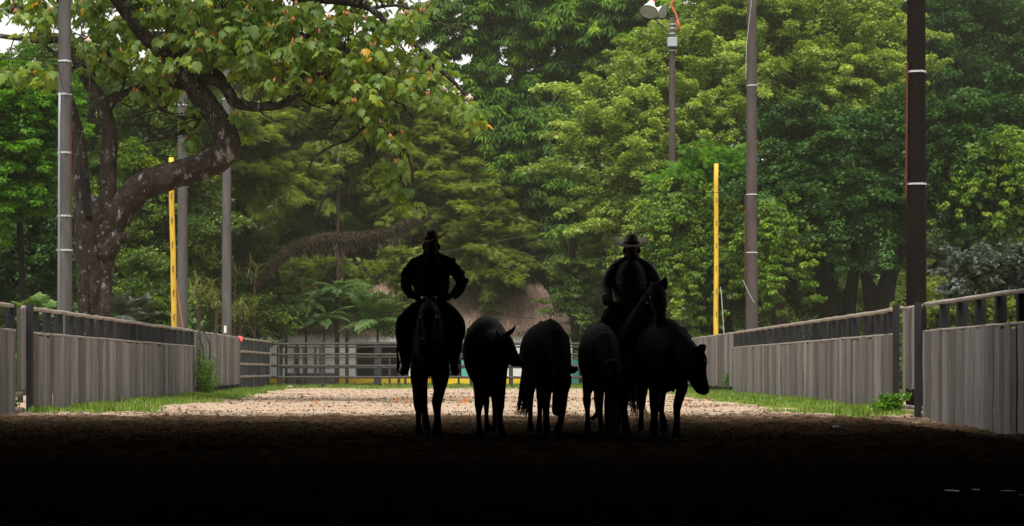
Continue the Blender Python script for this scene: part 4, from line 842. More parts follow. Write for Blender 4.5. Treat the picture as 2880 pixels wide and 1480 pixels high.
# rusty buds and pale flowers stand on some of the leaf whorls
budm = M('rusty_bud', (0.34,0.12,0.04), (0.42,0.18,0.06), 9, .7); flm = M('pale_flower', (0.62,0.44,0.33), (0.72,0.6,0.5), 9, .6)
mf = MB(); rest = MB(); shown = 0
mf.tube([(0,0,0),(0,0,.05),(.01,0,.13)], [.02,.045,.012], 7)
for k in range(5): mf.tube([(0,0,.05), (math.cos(k*1.256)*.06,math.sin(k*1.256)*.06,.06), (math.cos(k*1.256)*.08,math.sin(k*1.256)*.08,.02)], [.02,.02,.008], 5)
flower_me = mf.mesh('flower'); flower_me.materials.append(flm)
proto_bud = MB(); proto_bud.tube([(0,0,0),(.006,0,.05),(.012,0,.115)], [.014,.025,.006], 6); bud_me = proto_bud.mesh('bud'); bud_me.materials.append(budm)
for c in cen[:int(nc*.72)]:
    if g.random() < .33:
        for _ in range(g.integers(1,4)):
            p = Vector(c)+Vector((g.uniform(-.06,.06), -.12, .03))
            if shown < 100 and p.z < 8.4:
                o = bpy.data.objects.new('bud', bud_me); link(o, bt); o.location = p; o.rotation_euler = (0, g.uniform(-.4,.4), g.uniform(0,6)); shown += 1
            else: rest.tube([p, p+Vector((g.uniform(-.02,.02),0,.05)), p+Vector((g.uniform(-.04,.04),0,.11))], [.014,.024,.006], 6)
    elif g.random() < .07:
        o = bpy.data.objects.new('flower', flower_me); link(o, bt); o.location = Vector(c)+Vector((0,-.2,.06)); o.rotation_euler = (g.uniform(-.3,.3), 0, g.uniform(0,6))
tag(rest.build('buds', budm, bt, smooth=True), kind='stuff')
# near-black strip laid on the stem as the shade inside its split
mb = MB(); limb(mb, [(222,545,8,-.42),(213,500,9,-.40),(208,450,7,-.36),(203,410,3,-.3)], YT, n=6); mb.build('split_shade', darkroom, bt)
# ================================================================ cattle, horses, riders (in the shed's shade, about 24 m away)
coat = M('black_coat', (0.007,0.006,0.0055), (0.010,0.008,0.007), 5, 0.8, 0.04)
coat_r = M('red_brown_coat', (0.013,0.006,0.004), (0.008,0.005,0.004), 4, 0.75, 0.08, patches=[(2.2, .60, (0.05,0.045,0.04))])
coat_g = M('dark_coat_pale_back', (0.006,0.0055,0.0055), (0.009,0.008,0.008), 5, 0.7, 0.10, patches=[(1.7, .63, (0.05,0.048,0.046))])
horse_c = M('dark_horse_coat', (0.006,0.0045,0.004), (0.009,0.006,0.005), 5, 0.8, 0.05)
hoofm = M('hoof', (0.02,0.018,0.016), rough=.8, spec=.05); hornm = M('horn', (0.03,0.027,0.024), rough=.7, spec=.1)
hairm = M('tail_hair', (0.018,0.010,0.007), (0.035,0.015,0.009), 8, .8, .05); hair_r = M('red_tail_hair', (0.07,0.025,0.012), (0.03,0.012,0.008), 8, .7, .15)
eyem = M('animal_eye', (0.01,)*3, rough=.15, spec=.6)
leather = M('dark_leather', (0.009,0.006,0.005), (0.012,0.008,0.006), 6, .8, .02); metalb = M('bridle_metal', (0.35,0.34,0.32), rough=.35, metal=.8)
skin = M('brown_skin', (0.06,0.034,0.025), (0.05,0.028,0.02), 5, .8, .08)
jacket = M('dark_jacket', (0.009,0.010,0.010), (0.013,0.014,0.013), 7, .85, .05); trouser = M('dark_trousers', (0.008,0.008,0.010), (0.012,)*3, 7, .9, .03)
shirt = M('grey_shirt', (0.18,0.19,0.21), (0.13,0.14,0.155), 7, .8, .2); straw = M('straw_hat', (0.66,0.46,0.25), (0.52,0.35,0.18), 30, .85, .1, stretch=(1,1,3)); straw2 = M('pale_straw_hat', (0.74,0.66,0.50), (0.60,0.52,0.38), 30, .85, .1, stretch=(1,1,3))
hatband = M('hat_band', (0.02,0.012,0.01), rough=.6)
vest, nt_, b_ = newmat('striped_vest')
geo = nt_.nodes.new('ShaderNodeNewGeometry'); sp_ = nt_.nodes.new('ShaderNodeSeparateXYZ'); nt_.links.new(geo.outputs['Position'], sp_.inputs[0])
mm = nt_.nodes.new('ShaderNodeMath'); mm.operation = 'MULTIPLY_ADD'; nt_.links.new(noise(nt_, 5, 3, .5), mm.inputs[0]); mm.inputs[1].default_value = .03; nt_.links.new(sp_.outputs['Z'], mm.inputs[2])
fr = nt_.nodes.new('ShaderNodeMath'); fr.operation = 'PINGPONG'; fr.inputs[1].default_value = .033; nt_.links.new(mm.outputs[0], fr.inputs[0])
f2 = nt_.nodes.new('ShaderNodeMath'); f2.operation = 'DIVIDE'; f2.inputs[1].default_value = .033; nt_.links.new(fr.outputs[0], f2.inputs[0])
st_ = ramp(nt_, f2.outputs[0], [(.42, (0.008,0.010,0.009)), (.58, (0.065,0.085,0.07))])
lt = nt_.nodes.new('ShaderNodeMath'); lt.operation = 'LESS_THAN'; lt.inputs[1].default_value = 1.94; nt_.links.new(mm.outputs[0], lt.inputs[0])
nt_.links.new(mixc(nt_, lt.outputs[0], (0.008,0.010,0.009), st_), b_.inputs['Base Color']); b_.inputs['Roughness'].default_value = .8

def sp(p): return S(p[0], p[1], p[2])
def chain(mb, pts, n=12, oval=1.0, seg=4):
    """pts (x, y, Y, r) in photograph pixels + metres of depth; smooth tapered limb"""
    P = [S(*p[:3]) for p in pts]; R = [SR(p[3], p[2]) for p in pts]; out = []; rad = []
    for i in range(len(P)-1):
        a, b, c, d = P[max(i-1,0)], P[i], P[i+1], P[min(i+2,len(P)-1)]
        for k in range(seg):
            t = k/seg; out.append(0.5*((2*b)+(c-a)*t+(2*a-5*b+4*c-d)*t*t+(3*b-a-3*c+d)*t**3)); rad.append(R[i]+(R[i+1]-R[i])*t)
    out.append(P[-1]); rad.append(R[-1]); mb.tube(out, rad, n, oval=oval)
    mb.ball(out[0], rad[0]*.97, 10, 8); mb.ball(out[-1], rad[-1]*.97, 10, 8)
def trunk_loft(mb, secs, n=28, e=1.95):
    """secs (x, ytop, ybot, halfwidth, Y) cross sections from front to back"""
    rings = []
    full = []
    for i in range(len(secs)-1):
        a, b, c, d = [np.array(secs[j], float) for j in (max(i-1,0), i, i+1, min(i+2,len(secs)-1))]
        for k in range(5):
            t = k/5; full.append(list(0.5*((2*b)+(c-a)*t+(2*a-5*b+4*c-d)*t*t+(3*b-a-3*c+d)*t**3)))
    full.append(list(secs[-1]))
    f, l = full[0], full[-1]
    for q, s_, dy in ((f, .55, -.10), (f, .85, -.05)): 
        c = (q[1]+q[2])/2; h = (q[2]-q[1])/2; rings.append([q[0], c-h*s_, c+h*s_, q[3]*s_, q[4]+dy])
    rings += full
    for q, s_, dy in ((l, .85, .05), (l, .5, .10)):
        c = (q[1]+q[2])/2; h = (q[2]-q[1])/2; rings.append([q[0], c-h*s_, c+h*s_, q[3]*s_, q[4]+dy])
    R = []
    for x, yt, yb, hw, Y in rings:
        ring = []
        for k in range(n):
            a = 2*math.pi*k/n; ca, sa = math.cos(a), math.sin(a)
            px = x+hw*math.copysign(abs(ca)**(2/e), ca); py = (yt+yb)/2-(yb-yt)/2*math.copysign(abs(sa)**(2/e), sa); ring.append(S(px, py, Y))
        R.append(ring)
    mb.loft(R)
def gy(Y): return H_S+CAMH*F_S/Y           # picture height of the ground at depth Y
def ear(mb, a, b, w, t=.35, n=10):
    """leaf shaped cupped ear from a to b"""
    A, B = Vector(a), Vector(b); d = (B-A); u = d.normalized(); s = u.cross(Vector((0,1,0))).normalized(); v = s.cross(u); rings = []
    for i, k in ((0,.45),(.25,.85),(.5,1),(.75,.75),(.92,.35),(1,.08)):
        c = A+d*i; rings.append([c+s*(math.cos(2*math.pi*j/n)*w*k)+v*(math.sin(2*math.pi*j/n)*w*k*t) for j in range(n)])
    mb.loft(rings)
def hair(name, mt, parent, pts, n, r0, r1, seed, thick=.006, wave=.02, droop=0):
    """bundle of long tapering strands following a path of (x,y,Y)"""
    g = random.Random(seed); P = [S(*p) for p in pts]; mb = MB()
    for k in range(n):
        o0 = Vector((g.uniform(-1,1), g.uniform(-1,1), 0))*r0; o1 = Vector((g.uniform(-1,1), g.uniform(-1,1), 0))*r1; L = g.uniform(.55, 1.0); ph = g.uniform(0,6); m_ = 9; q = []
        s0 = g.uniform(0, .25)
        for i in range(m_):
            t = s0+(L-s0)*i/(m_-1); f = t*(len(P)-1); j = min(int(f), len(P)-2); c = P[j].lerp(P[j+1], f-j); q.append(c+o0.lerp(o1, t)+Vector((math.sin(ph+t*7)*wave*t, 0, 0)))
        mb.tube(q, [thick*(1-.85*i/(m_-1)) for i in range(m_)], 4)
    return mb.build(name, mt, parent)
def hooves(t, lst):
    for x, y, Y, w_ in lst:
        mb = MB(); c = S(x, y, Y); r = SR(w_, Y); c.z = max(c.z, .0)
        mb.loft([[c+Vector((math.cos(a)*r*k, math.sin(a)*r*k*1.15-(.03 if z < .03 else 0), z)) for a in [2*math.pi*j/12 for j in range(12)]] for z, k in ((-.01,1.1),(.03,1.05),(.075,.82))])
        mb.build('hoof', hoofm, t, smooth=True)
def leg(mb, pts): chain(mb, pts, n=12)

# ---- cow 1: horned, head turned to the right of the picture
Yf, Yr = 23.95, 25.35
t = thing('cow', S(1372, 1230, 24.6), 'dark horned cow directly right of the left horse, head turned towards the next cow', 'cow', 'cattle driven between the riders'); t.location.z = 0
mb = MB()
trunk_loft(mb, [(1378, 935, 1070, 42, 23.85), (1372, 905, 1092, 57, 24.1), (1370, 891, 1097, 62, 24.35), (1369, 887, 1099, 66, 24.7), (1368, 889, 1090, 67, 25.0), (1366, 892, 1075, 60, 25.3), (1364, 902, 1050, 46, 25.55)])
chain(mb, [(1322,930,25.3,11),(1330,955,25.35,20)]); chain(mb, [(1408,925,25.3,11),(1402,950,25.35,20)]); chain(mb, [(1343,985,24.0,20),(1345,1030,24.0,22)]); chain(mb, [(1352,897,25.1,6),(1385,897,25.15,6)])
leg(mb, [(1350,1040,24.15,26),(1349,1085,24.1,19),(1348,1125,24.05,14),(1347,1140,24.02,13.5),(1346.5,1160,24.0,8.5),(1347,1185,23.98,7.5),(1347,1204,23.95,10),(1347,1222,23.9,11)])
leg(mb, [(1403,1040,24.1,26),(1404,1085,24.05,20),(1405,1125,24.0,15.5),(1405,1145,24.0,14.5),(1405,1165,23.98,10),(1406,1190,23.95,9.5),(1408,1207,23.92,12),(1409,1222,23.9,12)])
leg(mb, [(1346,1030,25.2,30),(1356,1080,25.25,19),(1365,1120,25.35,11),(1368,1135,25.35,9.5),(1368,1165,25.3,6.5),(1369,1188,25.28,8),(1371,1208,25.25,11)])
leg(mb, [(1390,1030,25.25,30),(1391,1085,25.3,18),(1391,1120,25.4,10),(1391,1160,25.35,7),(1392,1190,25.3,8),(1393,1206,25.3,11)])
chain(mb, [(1385,960,23.95,36),(1400,965,23.7,31),(1412,972,23.5,26)])                                     # neck
chain(mb, [(1408,952,23.45,19),(1420,962,23.38,24),(1432,985,23.3,21),(1443,1003,23.25,18),(1455,1015,23.2,16),(1462,1021,23.2,13)])      # head in profile
chain(mb, [(1418,985,23.4,20),(1432,1006,23.33,17),(1450,1020,23.25,14)])
ear(mb, S(1412,955,23.45), S(1396,948,23.5), .05)
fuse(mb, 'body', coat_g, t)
q = MB(); chain(q, [(1424,943,23.42,7.5),(1432,937,23.38,7.5),(1441,930,23.34,5.5),(1447,921,23.32,3),(1449,914.5,23.32,.8)], n=10); q.build('horn', hornm, t, smooth=True)
q = MB(); chain(q, [(1410,950,23.3,7),(1402,944,23.15,5.5),(1398,935,23.05,3),(1399,928,23.0,.8)], n=10); q.build('horn', hornm, t, smooth=True)
q = MB(); q.ball(S(1431,978,23.22), .016); q.build('eye', eyem, t)
hooves(t, [(1347,1228,23.9,11),(1409,1228,23.9,12.5),(1371,1218,25.2,11),(1393,1218,25.25,11)])
hair('tail', hairm, t, [(1362,930,25.6),(1360,1000,25.75),(1372,1070,25.75),(1377,1128,25.7)], 40, .02, .05, 3)

# ---- cow 2: polled, head hanging low
t = thing('cow', S(1530, 1230, 24.6), 'dark cow in the middle with head hanging low and long ear sticking right', 'cow', 'cattle driven between the riders'); t.location.z = 0
mb = MB()
trunk_loft(mb, [(1562, 930, 1085, 33, 23.75), (1556, 905, 1100, 46, 24.0), (1549, 899, 1105, 55, 24.25), (1540, 902, 1103, 64, 24.6), (1531, 906, 1098, 68, 24.95), (1522, 910, 1086, 62, 25.3), (1514, 918, 1060, 50, 25.6)])
chain(mb, [(1549,909,24.15,13),(1548,903,24.4,7),(1545,907,24.8,8)])
chain(mb, [(1521,909,25.1,7),(1523,911,25.3,8),(1519,914,25.55,9)])
chain(mb, [(1478,968,25.2,14),(1484,990,25.2,18)])                                                         # hip
leg(mb, [(1494,1030,25.35,30),(1492,1070,25.4,21),(1491,1110,25.5,11.5),(1491,1135,25.52,9.5),(1492,1155,25.48,7),(1491,1182,25.42,7.5),(1492,1204,25.4,11)])
leg(mb, [(1528,1050,25.2,24),(1520,1095,25.25,14),(1519,1130,25.3,9.5),(1518,1165,25.25,7.5),(1517,1190,25.2,9),(1517,1208,25.2,11)])
leg(mb, [(1537,1050,24.1,24),(1537,1100,24.05,16),(1536,1135,24.0,12),(1536,1165,24.0,10),(1537,1195,23.95,10),(1538,1220,23.92,13)])
leg(mb, [(1575,1050,23.95,26),(1580,1100,23.9,19),(1582,1140,23.85,13),(1580,1165,23.82,10.5),(1576,1190,23.8,10),(1570,1205,23.78,12),(1568,1222,23.75,14)])
chain(mb, [(1566,960,23.85,38),(1574,1000,23.55,33),(1578,1035,23.35,30)])                                # neck
chain(mb, [(1578,1050,23.25,28),(1580,1075,23.15,29),(1577,1098,23.1,24),(1573,1125,23.05,21),(1570,1145,23.02,19),(1567,1155,23.0,17)])   # face
chain(mb, [(1592,1068,23.2,17),(1594,1082,23.18,14)])
chain(mb, [(1563,1150,23.0,13),(1576,1150,23.0,13)])
ear(mb, S(1595,1048,23.3), S(1631,1034,23.35), .052); ear(mb, S(1560,1048,23.3), S(1540,1060,23.35), .045)
fuse(mb, 'body', coat, t)
for x in (1562, 1600): q = MB(); q.ball(S(x,1082,23.03), .017); q.build('eye', eyem, t)
hooves(t, [(1491,1216,25.4,11),(1517,1217,25.2,11),(1538,1229,23.9,12),(1568,1230,23.75,14)])
hair('tail', hairm, t, [(1500,925,25.7),(1484,1000,25.85),(1476,1080,25.85),(1473,1130,25.8),(1467,1178,25.75)], 300, .035, .085, 4, thick=.010)

# ---- cow 3: reddish
t = thing('cow', S(1675, 1230, 24.6), 'reddish brown cow in front of the right horse with a curled tail tuft', 'cow', 'cattle driven between the riders'); t.location.z = 0
mb = MB()
trunk_loft(mb, [(1699, 950, 1075, 38, 23.75), (1695, 925, 1095, 52, 24.0), (1690, 914, 1103, 58, 24.25), (1686, 908, 1106, 60, 24.6), (1683, 906, 1098, 58, 24.95), (1680, 907, 1080, 50, 25.3), (1678, 914, 1050, 40, 25.6)])
chain(mb, [(1644,945,25.2,10),(1652,970,25.2,18)]); chain(mb, [(1656,925,25.2,9),(1690,908,25.15,8)]); chain(mb, [(1646,1000,24.2,16),(1650,1030,24.2,17)])
leg(mb, [(1664,1040,24.15,27),(1655,1085,24.1,18),(1651,1110,24.05,12),(1651,1132,24.02,12.5),(1652,1152,24.0,8.5),(1653,1180,23.98,7.5),(1653,1202,23.95,10.5),(1653,1222,23.92,11.5)])
leg(mb, [(1668,1040,25.2,26),(1684,1085,25.25,17),(1687,1120,25.35,12),(1688,1160,25.3,8),(1690,1190,25.25,9),(1691,1206,25.25,11)])
leg(mb, [(1712,1050,24.1,26),(1716,1095,24.05,16),(1712,1130,24.0,14),(1709,1160,23.98,10.5),(1709,1190,23.95,10),(1709,1218,23.92,12.5)])
leg(mb, [(1728,1040,25.2,22),(1730,1090,25.25,13),(1726,1130,25.3,9),(1722,1165,25.25,7),(1722,1206,25.2,10)])
chain(mb, [(1700,970,23.85,38),(1712,1000,23.6,32),(1720,1030,23.4,29)])
chain(mb, [(1722,1035,23.3,27),(1726,1060,23.2,24),(1728,1085,23.15,18),(1728,1100,23.12,14)])
ear(mb, S(1710,1025,23.35), S(1688,1030,23.4), .045); ear(mb, S(1735,1025,23.35), S(1756,1030,23.4), .045)
fuse(mb, 'body', coat_r, t)
for x in (1712, 1740): q = MB(); q.ball(S(x,1045,23.06), .017); q.build('eye', eyem, t)
hooves(t, [(1653,1228,23.9,11.5),(1691,1217,25.2,11),(1709,1228,23.9,12),(1722,1217,25.2,10)])
hair('tail', hairm, t, [(1680,930,25.7),(1676,1020,25.8),(1680,1110,25.8),(1683,1160,25.75),(1681,1180,25.7)], 140, .03, .05, 5, thick=.009)
hair('tail_tuft', hairm, t, [(1684,1158,25.72),(1676,1172,25.72),(1666,1178,25.72),(1662,1190,25.7),(1664,1204,25.7)], 34, .03, .05, 6, thick=.007, wave=.05)

# ---- cow 4: profile head
t = thing('cow', S(1860, 1230, 24.6), 'dark hornless cow on the far right, its lowered head in profile', 'cow', 'cattle driven between the riders'); t.location.z = 0
mb = MB()
trunk_loft(mb, [(1905, 945, 1075, 40, 23.75), (1895, 915, 1090, 50, 24.0), (1882, 898, 1098, 58, 24.3), (1868, 894, 1106, 62, 24.65), (1854, 897, 1106, 62, 25.0), (1840, 901, 1088, 56, 25.35), (1826, 910, 1060, 44, 25.65)])
chain(mb, [(1812,925,25.4,10),(1816,955,25.4,18)]); chain(mb, [(1916,930,24.1,13),(1926,955,24.05,20)])
leg(mb, [(1812,1040,25.3,26),(1808,1085,25.4,17),(1806,1115,25.5,13),(1805,1135,25.52,12),(1804,1158,25.48,7.5),(1803,1185,25.42,8.5),(1802,1206,25.4,11)])
leg(mb, [(1842,1050,24.5,30),(1843,1095,24.3,19),(1842,1125,24.15,17),(1841,1150,24.1,13.5),(1841,1175,24.05,11),(1840,1195,24.0,14),(1840,1220,23.98,15)])
leg(mb, [(1862,1060,25.3,22),(1862,1095,25.35,14),(1861,1130,25.4,10),(1861,1160,25.35,8),(1865,1185,25.25,12),(1868,1204,25.2,13)])
leg(mb, [(1905,1045,24.0,28),(1918,1085,23.95,18),(1914,1108,23.92,15),(1906,1135,23.9,13.5),(1904,1155,23.88,11),(1904,1180,23.85,9.5),(1903,1205,23.82,11.5),(1903,1224,23.8,12.5)])
chain(mb, [(1905,965,23.95,40),(1925,985,23.7,36),(1944,1003,23.5,32)])
chain(mb, [(1895,1050,23.9,30),(1893,1082,23.75,14),(1893,1100,23.7,5)])                                       # dewlap
chain(mb, [(1922,1030,23.7,34),(1938,1048,23.55,26)])
chain(mb, [(1953,998,23.45,25),(1960,1015,23.4,30),(1964,1040,23.35,24),(1968,1062,23.3,21),(1974,1083,23.28,19.5),(1979,1095,23.27,18)])    # head
chain(mb, [(1950,1045,23.42,26),(1958,1072,23.35,19),(1969,1092,23.3,17)]); chain(mb, [(1972,1000,23.35,14),(1976,1016,23.33,14),(1973,1030,23.33,13)])
chain(mb, [(1968,1096,23.3,14),(1986,1100,23.28,10)])
ear(mb, S(1963,985,23.4), S(1987,972,23.45), .058, t=.5)
chain(mb, [(1966,990,23.42,9),(1975,985,23.43,9),(1980,975,23.45,8)]); ear(mb, S(1945,990,23.3), S(1932,1004,23.2), .05)
fuse(mb, 'body', coat, t)
q = MB(); q.ball(S(1979,1016,23.12), .018); q.tube([S(1988,1019,23.3), S(1993,1021,23.3)], .003, 4); q.build('eye', eyem, t)
hooves(t, [(1802,1217,25.4,11.5),(1840,1229,23.95,14),(1867,1215,25.2,13),(1903,1231,23.8,12.5)])
hair('tail', hairm, t, [(1822,930,25.75),(1812,1010,25.9),(1810,1090,25.9)], 40, .02, .04, 7)

# ---- horses
def horse_common(t, dx, tail_pts=None):
    pass
# left horse
th1 = thing('horse', S(1205, 1230, 24.6), 'dark horse carrying the left rider, seen from the front with one foreleg bent', 'horse', 'ridden horses'); th1.location.z = 0
mb = MB()
trunk_loft(mb, [(1209, 905, 1030, 34, 23.8), (1208, 885, 1050, 46, 24.05), (1208, 875, 1056, 58, 24.4), (1208, 872, 1058, 64, 24.8), (1208, 872, 1054, 66, 25.2), (1207, 866, 1050, 62, 25.6), (1206, 872, 1020, 48, 25.9)])
chain(mb, [(1208,945,23.95,40),(1207,900,23.7,34),(1206,872,23.5,26),(1206,860,23.3,21)])                      # neck rises to the poll
chain(mb, [(1206,862,23.2,18),(1206,885,23.05,24),(1206,910,22.95,21),(1207,940,22.88,15.5),(1207,965,22.84,13.5),(1207,975,22.84,13)])   # head hanging in front
ear(mb, S(1194,856,23.25), S(1189,836,23.25), .03); ear(mb, S(1218,856,23.25), S(1223,837,23.25), .03)
leg(mb, [(1184,1010,24.1,30),(1176,1060,24.05,23),(1178,1090,24.0,19.5),(1179,1125,23.95,18),(1178,1145,23.93,15),(1177,1160,23.92,9),(1177,1185,23.9,8),(1177,1200,23.9,10),(1176,1222,23.9,13)])
leg(mb, [(1234,1010,24.1,32),(1240,1060,24.05,24),(1238,1090,24.0,17),(1232,1115,23.97,16),(1229,1130,23.95,16),(1229,1148,23.93,12.5),(1230,1170,23.92,10),(1229,1190,23.9,10.5),(1227,1205,23.88,13),(1226,1224,23.86,14)])
leg(mb, [(1185,1020,25.6,32),(1184,1070,25.65,20),(1190,1110,25.75,13),(1193,1140,25.72,10),(1195,1165,25.65,10.5),(1197,1180,25.6,11),(1199,1200,25.55,13)])
leg(mb, [(1232,1020,25.6,32),(1233,1070,25.65,18),(1232,1110,25.75,12),(1232,1150,25.7,8),(1232,1180,25.65,9),(1232,1200,25.6,12)])
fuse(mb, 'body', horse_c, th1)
hooves(th1, [(1176,1229,23.9,13),(1226,1229,23.86,14),(1199,1213,25.55,13),(1232,1213,25.6,12)])
hair('tail', hairm, th1, [(1206,900,26.0),(1206,980,26.15),(1206,1100,26.1)], 60, .04, .06, 9)
hair('mane', hairm, th1, [(1206,858,23.3),(1196,885,23.3),(1190,925,23.45)], 50, .05, .05, 10)
for x in (1190, 1222): q = MB(); q.ball(S(x,893,22.95), .02); q.build('eye', eyem, th1)
def strap(mb, pts, r=.007): cable_s(mb, pts, r)
def cable_s(mb, pts, r):
    P = [S(*p) for p in pts]; out = []
    for i in range(len(P)-1):
        a, b, c, d = P[max(i-1,0)], P[i], P[i+1], P[min(i+2,len(P)-1)]
        for k in range(5):
            t = k/5; out.append(0.5*((2*b)+(c-a)*t+(2*a-5*b+4*c-d)*t*t+(3*b-a-3*c+d)*t**3))
    out.append(P[-1]); mb.tube(out, r, 6)
def bridle(t, cx, cy, Y, sgn=0, k=1.0):
    q = MB(); f = lambda dx, dy, dY=0: (cx+dx*k, cy+dy*k, Y+dY)
    strap(q, [f(-19,-6,.06), f(-24,20,.0), f(-21,50,-.1), f(-15,80,-.18)]); strap(q, [f(19,-6,.06), f(24,20,.0), f(21,50,-.1), f(15,80,-.18)])
    strap(q, [f(-22,8,-.02), f(-10,6,-.2), f(10,6,-.2), f(22,8,-.02)]); strap(q, [f(-17,72,-.2), f(-8,74,-.38), f(8,74,-.38), f(17,72,-.2)]); strap(q, [f(-16,-6,.02), f(0,-10,-.08), f(16,-6,.02)])
    o = q.build('bridle', leather, t, smooth=True); q = MB()
    for dx, dy in ((-16.5,82), (16.5,82), (-23,22), (23,22)): q.ball(S(*f(dx,dy,-.16 if dy > 50 else -.02)), .013, 8, 6)
    q.build('bit', metalb, o, smooth=True); return o
bridle(th1, 1206, 870, 23.15)
def reins(t, name, pts1, pts2):
    q = MB(); cable_s(q, pts1, .006); cable_s(q, pts2, .006); q.build(name, leather, t, smooth=True)
reins(th1, 'reins', [(1190,952,22.95),(1178,905,23.4),(1195,862,24.2),(1204,848,24.5)], [(1223,952,22.95),(1234,905,23.4),(1216,862,24.2),(1208,848,24.5)])
q = MB(); trunk_loft(q, [(1208,862,905,34,24.35),(1208,866,900,38,24.6),(1208,868,900,38,24.9),(1208,856,900,36,25.1)]); chain(q, [(1208,872,24.35,14),(1208,856,24.28,9),(1208,848,24.22,7)]); q.build('saddle', leather, th1, smooth=True)
q = MB(); chain(q, [(1187,836,24.15,3),(1192,840,24.1,4.5),(1200,836,24.1,3)]); chain(q, [(1215,835,24.1,3),(1222,837,24.1,4.5),(1227,840,24.12,3)])
q.build('pale_piece', M('pale_piece', (.3,.28,.26), rough=.4, metal=.5), th1, smooth=True)  # two small pale metal pieces level with the horse's ear tips
def stirrup(t, x, y, Y, rope=None):
    q = MB(); P = [S(x+dx, y+dy, Y) for dx, dy in ((-11,0),(-11,-16),(-7,-30),(0,-36),(7,-30),(11,-16),(11,0),(-11,0))]; q.tube(P, .011, 6); cable_s(q, [(x,y-36,Y),(x+2,y-70,Y+.02),(x+6,y-110,Y+.08)], .014); q.build('stirrup', leather, t, smooth=True)
stirrup(th1, 1131, 1048, 24.3); stirrup(th1, 1283, 1044, 24.3)
for i, dx in enumerate((0, 3, 6)):
    q = MB(); cable_s(q, [(1118,960,24.35),(1117+dx*.3,990,24.35),(1118+dx*.5,1015,24.35),(1117+dx,1042-dx,24.35)], .008); q.build('tassel', leather, th1, smooth=True)

# right horse
th2 = thing('horse', S(1790, 1230, 26.8), 'dark horse with pricked ears carrying the right rider behind the cattle', 'horse', 'ridden horses'); th2.location.z = 0
mb = MB()
trunk_loft(mb, [(1775, 915, 1030, 36, 25.3), (1772, 890, 1050, 46, 25.6), (1768, 882, 1055, 54, 26.0), (1764, 880, 1056, 60, 26.4), (1760, 880, 1050, 62, 26.8), (1756, 876, 1036, 56, 27.2), (1752, 884, 1010, 44, 27.5)])
chain(mb, [(1780,945,25.5,42),(1806,900,25.2,38),(1826,862,24.95,32),(1838,835,24.8,27),(1845,818,24.7,23)])
chain(mb, [(1846,812,24.6,21),(1849,832,24.5,26),(1853,856,24.4,23),(1856,882,24.3,17),(1858,905,24.25,15),(1859,918,24.25,14)])
chain(mb, [(1866,848,24.45,9),(1869,856,24.42,9),(1867,866,24.42,8)])
ear(mb, S(1857,822,24.62), S(1875.5,778,24.6), .060, t=.6); ear(mb, S(1836,814,24.65), S(1833,784,24.65), .036, t=.6)
leg(mb, [(1742,1010,25.5,30),(1750,1060,25.4,20),(1752,1095,25.3,14),(1751,1118,25.2,13.5),(1748,1140,25.25,11.5),(1744,1165,25.35,10),(1738,1180,25.4,10.5),(1733,1192,25.45,13)])
leg(mb, [(1786,1010,25.5,30),(1778,1060,25.4,20),(1768,1095,25.3,16),(1757,1120,25.25,13),(1754,1150,25.2,10),(1757,1180,25.18,11),(1761,1203,25.15,13)])
leg(mb, [(1735,1010,27.1,30),(1730,1060,27.2,18),(1729,1105,27.3,12),(1729,1150,27.2,9),(1729,1190,27.2,11)])
leg(mb, [(1780,1010,27.1,30),(1772,1060,27.2,17),(1763,1105,27.3,11),(1758,1150,27.2,8),(1757,1190,27.2,11)])
fuse(mb, 'body', horse_c, th2)
hooves(th2, [(1761,1214,25.15,13),(1729,1204,27.2,11),(1757,1204,27.2,11)])
q = MB(); c = S(1731,1203,25.45); r = .055
q.loft([[c+Vector((math.cos(a)*r*k+z*.3, math.sin(a)*r*k, z)) for a in [2*math.pi*j/12 for j in range(12)]] for z, k in ((-.05,1.0),(.0,1.05),(.05,.85))]); q.build('hoof', hoofm, th2, smooth=True)
hair('tail', hair_r, th2, [(1770,930,27.6),(1776,1000,27.2),(1781,1060,26.4),(1783,1110,26.2),(1789,1150,26.1),(1797,1190,26.1)], 150, .04, .12, 11, thick=.010, wave=.04)
hair('mane', hairm, th2, [(1842,808,24.75),(1826,850,24.95),(1808,895,25.2)], 60, .05, .05, 12)
for x in (1832, 1868): q = MB(); q.ball(S(x,838,24.32), .02); q.build('eye', eyem, th2)
q = MB(); f = lambda dx, dy, dY=0: (1850+dx, 815+dy, 24.55+dY)
strap(q, [f(-20,0,.05), f(-22,30,0), f(-16,55,-.1), f(-9,85,-.15)]); strap(q, [f(16,0,.05), f(22,25,0), f(21,55,-.1), f(20,85,-.15)]); strap(q, [f(-20,14,-.05), f(-6,10,-.25), f(8,12,-.25), f(18,16,-.02)]); strap(q, [f(-12,76,-.15), f(2,78,-.4), f(20,76,-.15)])
o = q.build('bridle', leather, th2, smooth=True); q = MB(); q.ball(S(1819,852,24.4), .012, 8, 6); q.ball(S(1822,853,24.38), .010, 8, 6); q.ball(S(1840,900,24.2), .012, 8, 6); q.build('bit', metalb, o, smooth=True)
reins(th2, 'reins', [(1840,898,24.3),(1815,890,24.9),(1780,862,25.6),(1762,850,25.8)], [(1868,898,24.3),(1850,880,25.0),(1800,858,25.6),(1770,850,25.8)])
q = MB(); trunk_loft(q, [(1768,868,912,34,25.85),(1767,872,908,36,26.1),(1765,874,908,36,26.4),(1764,862,906,34,26.6)]); chain(q, [(1770,878,25.85,12),(1771,862,25.78,8),(1771,854,25.72,6)]); q.build('saddle', leather, th2, smooth=True)
stirrup(th2, 1702, 1050, 25.9); stirrup(th2, 1838, 1050, 25.9)

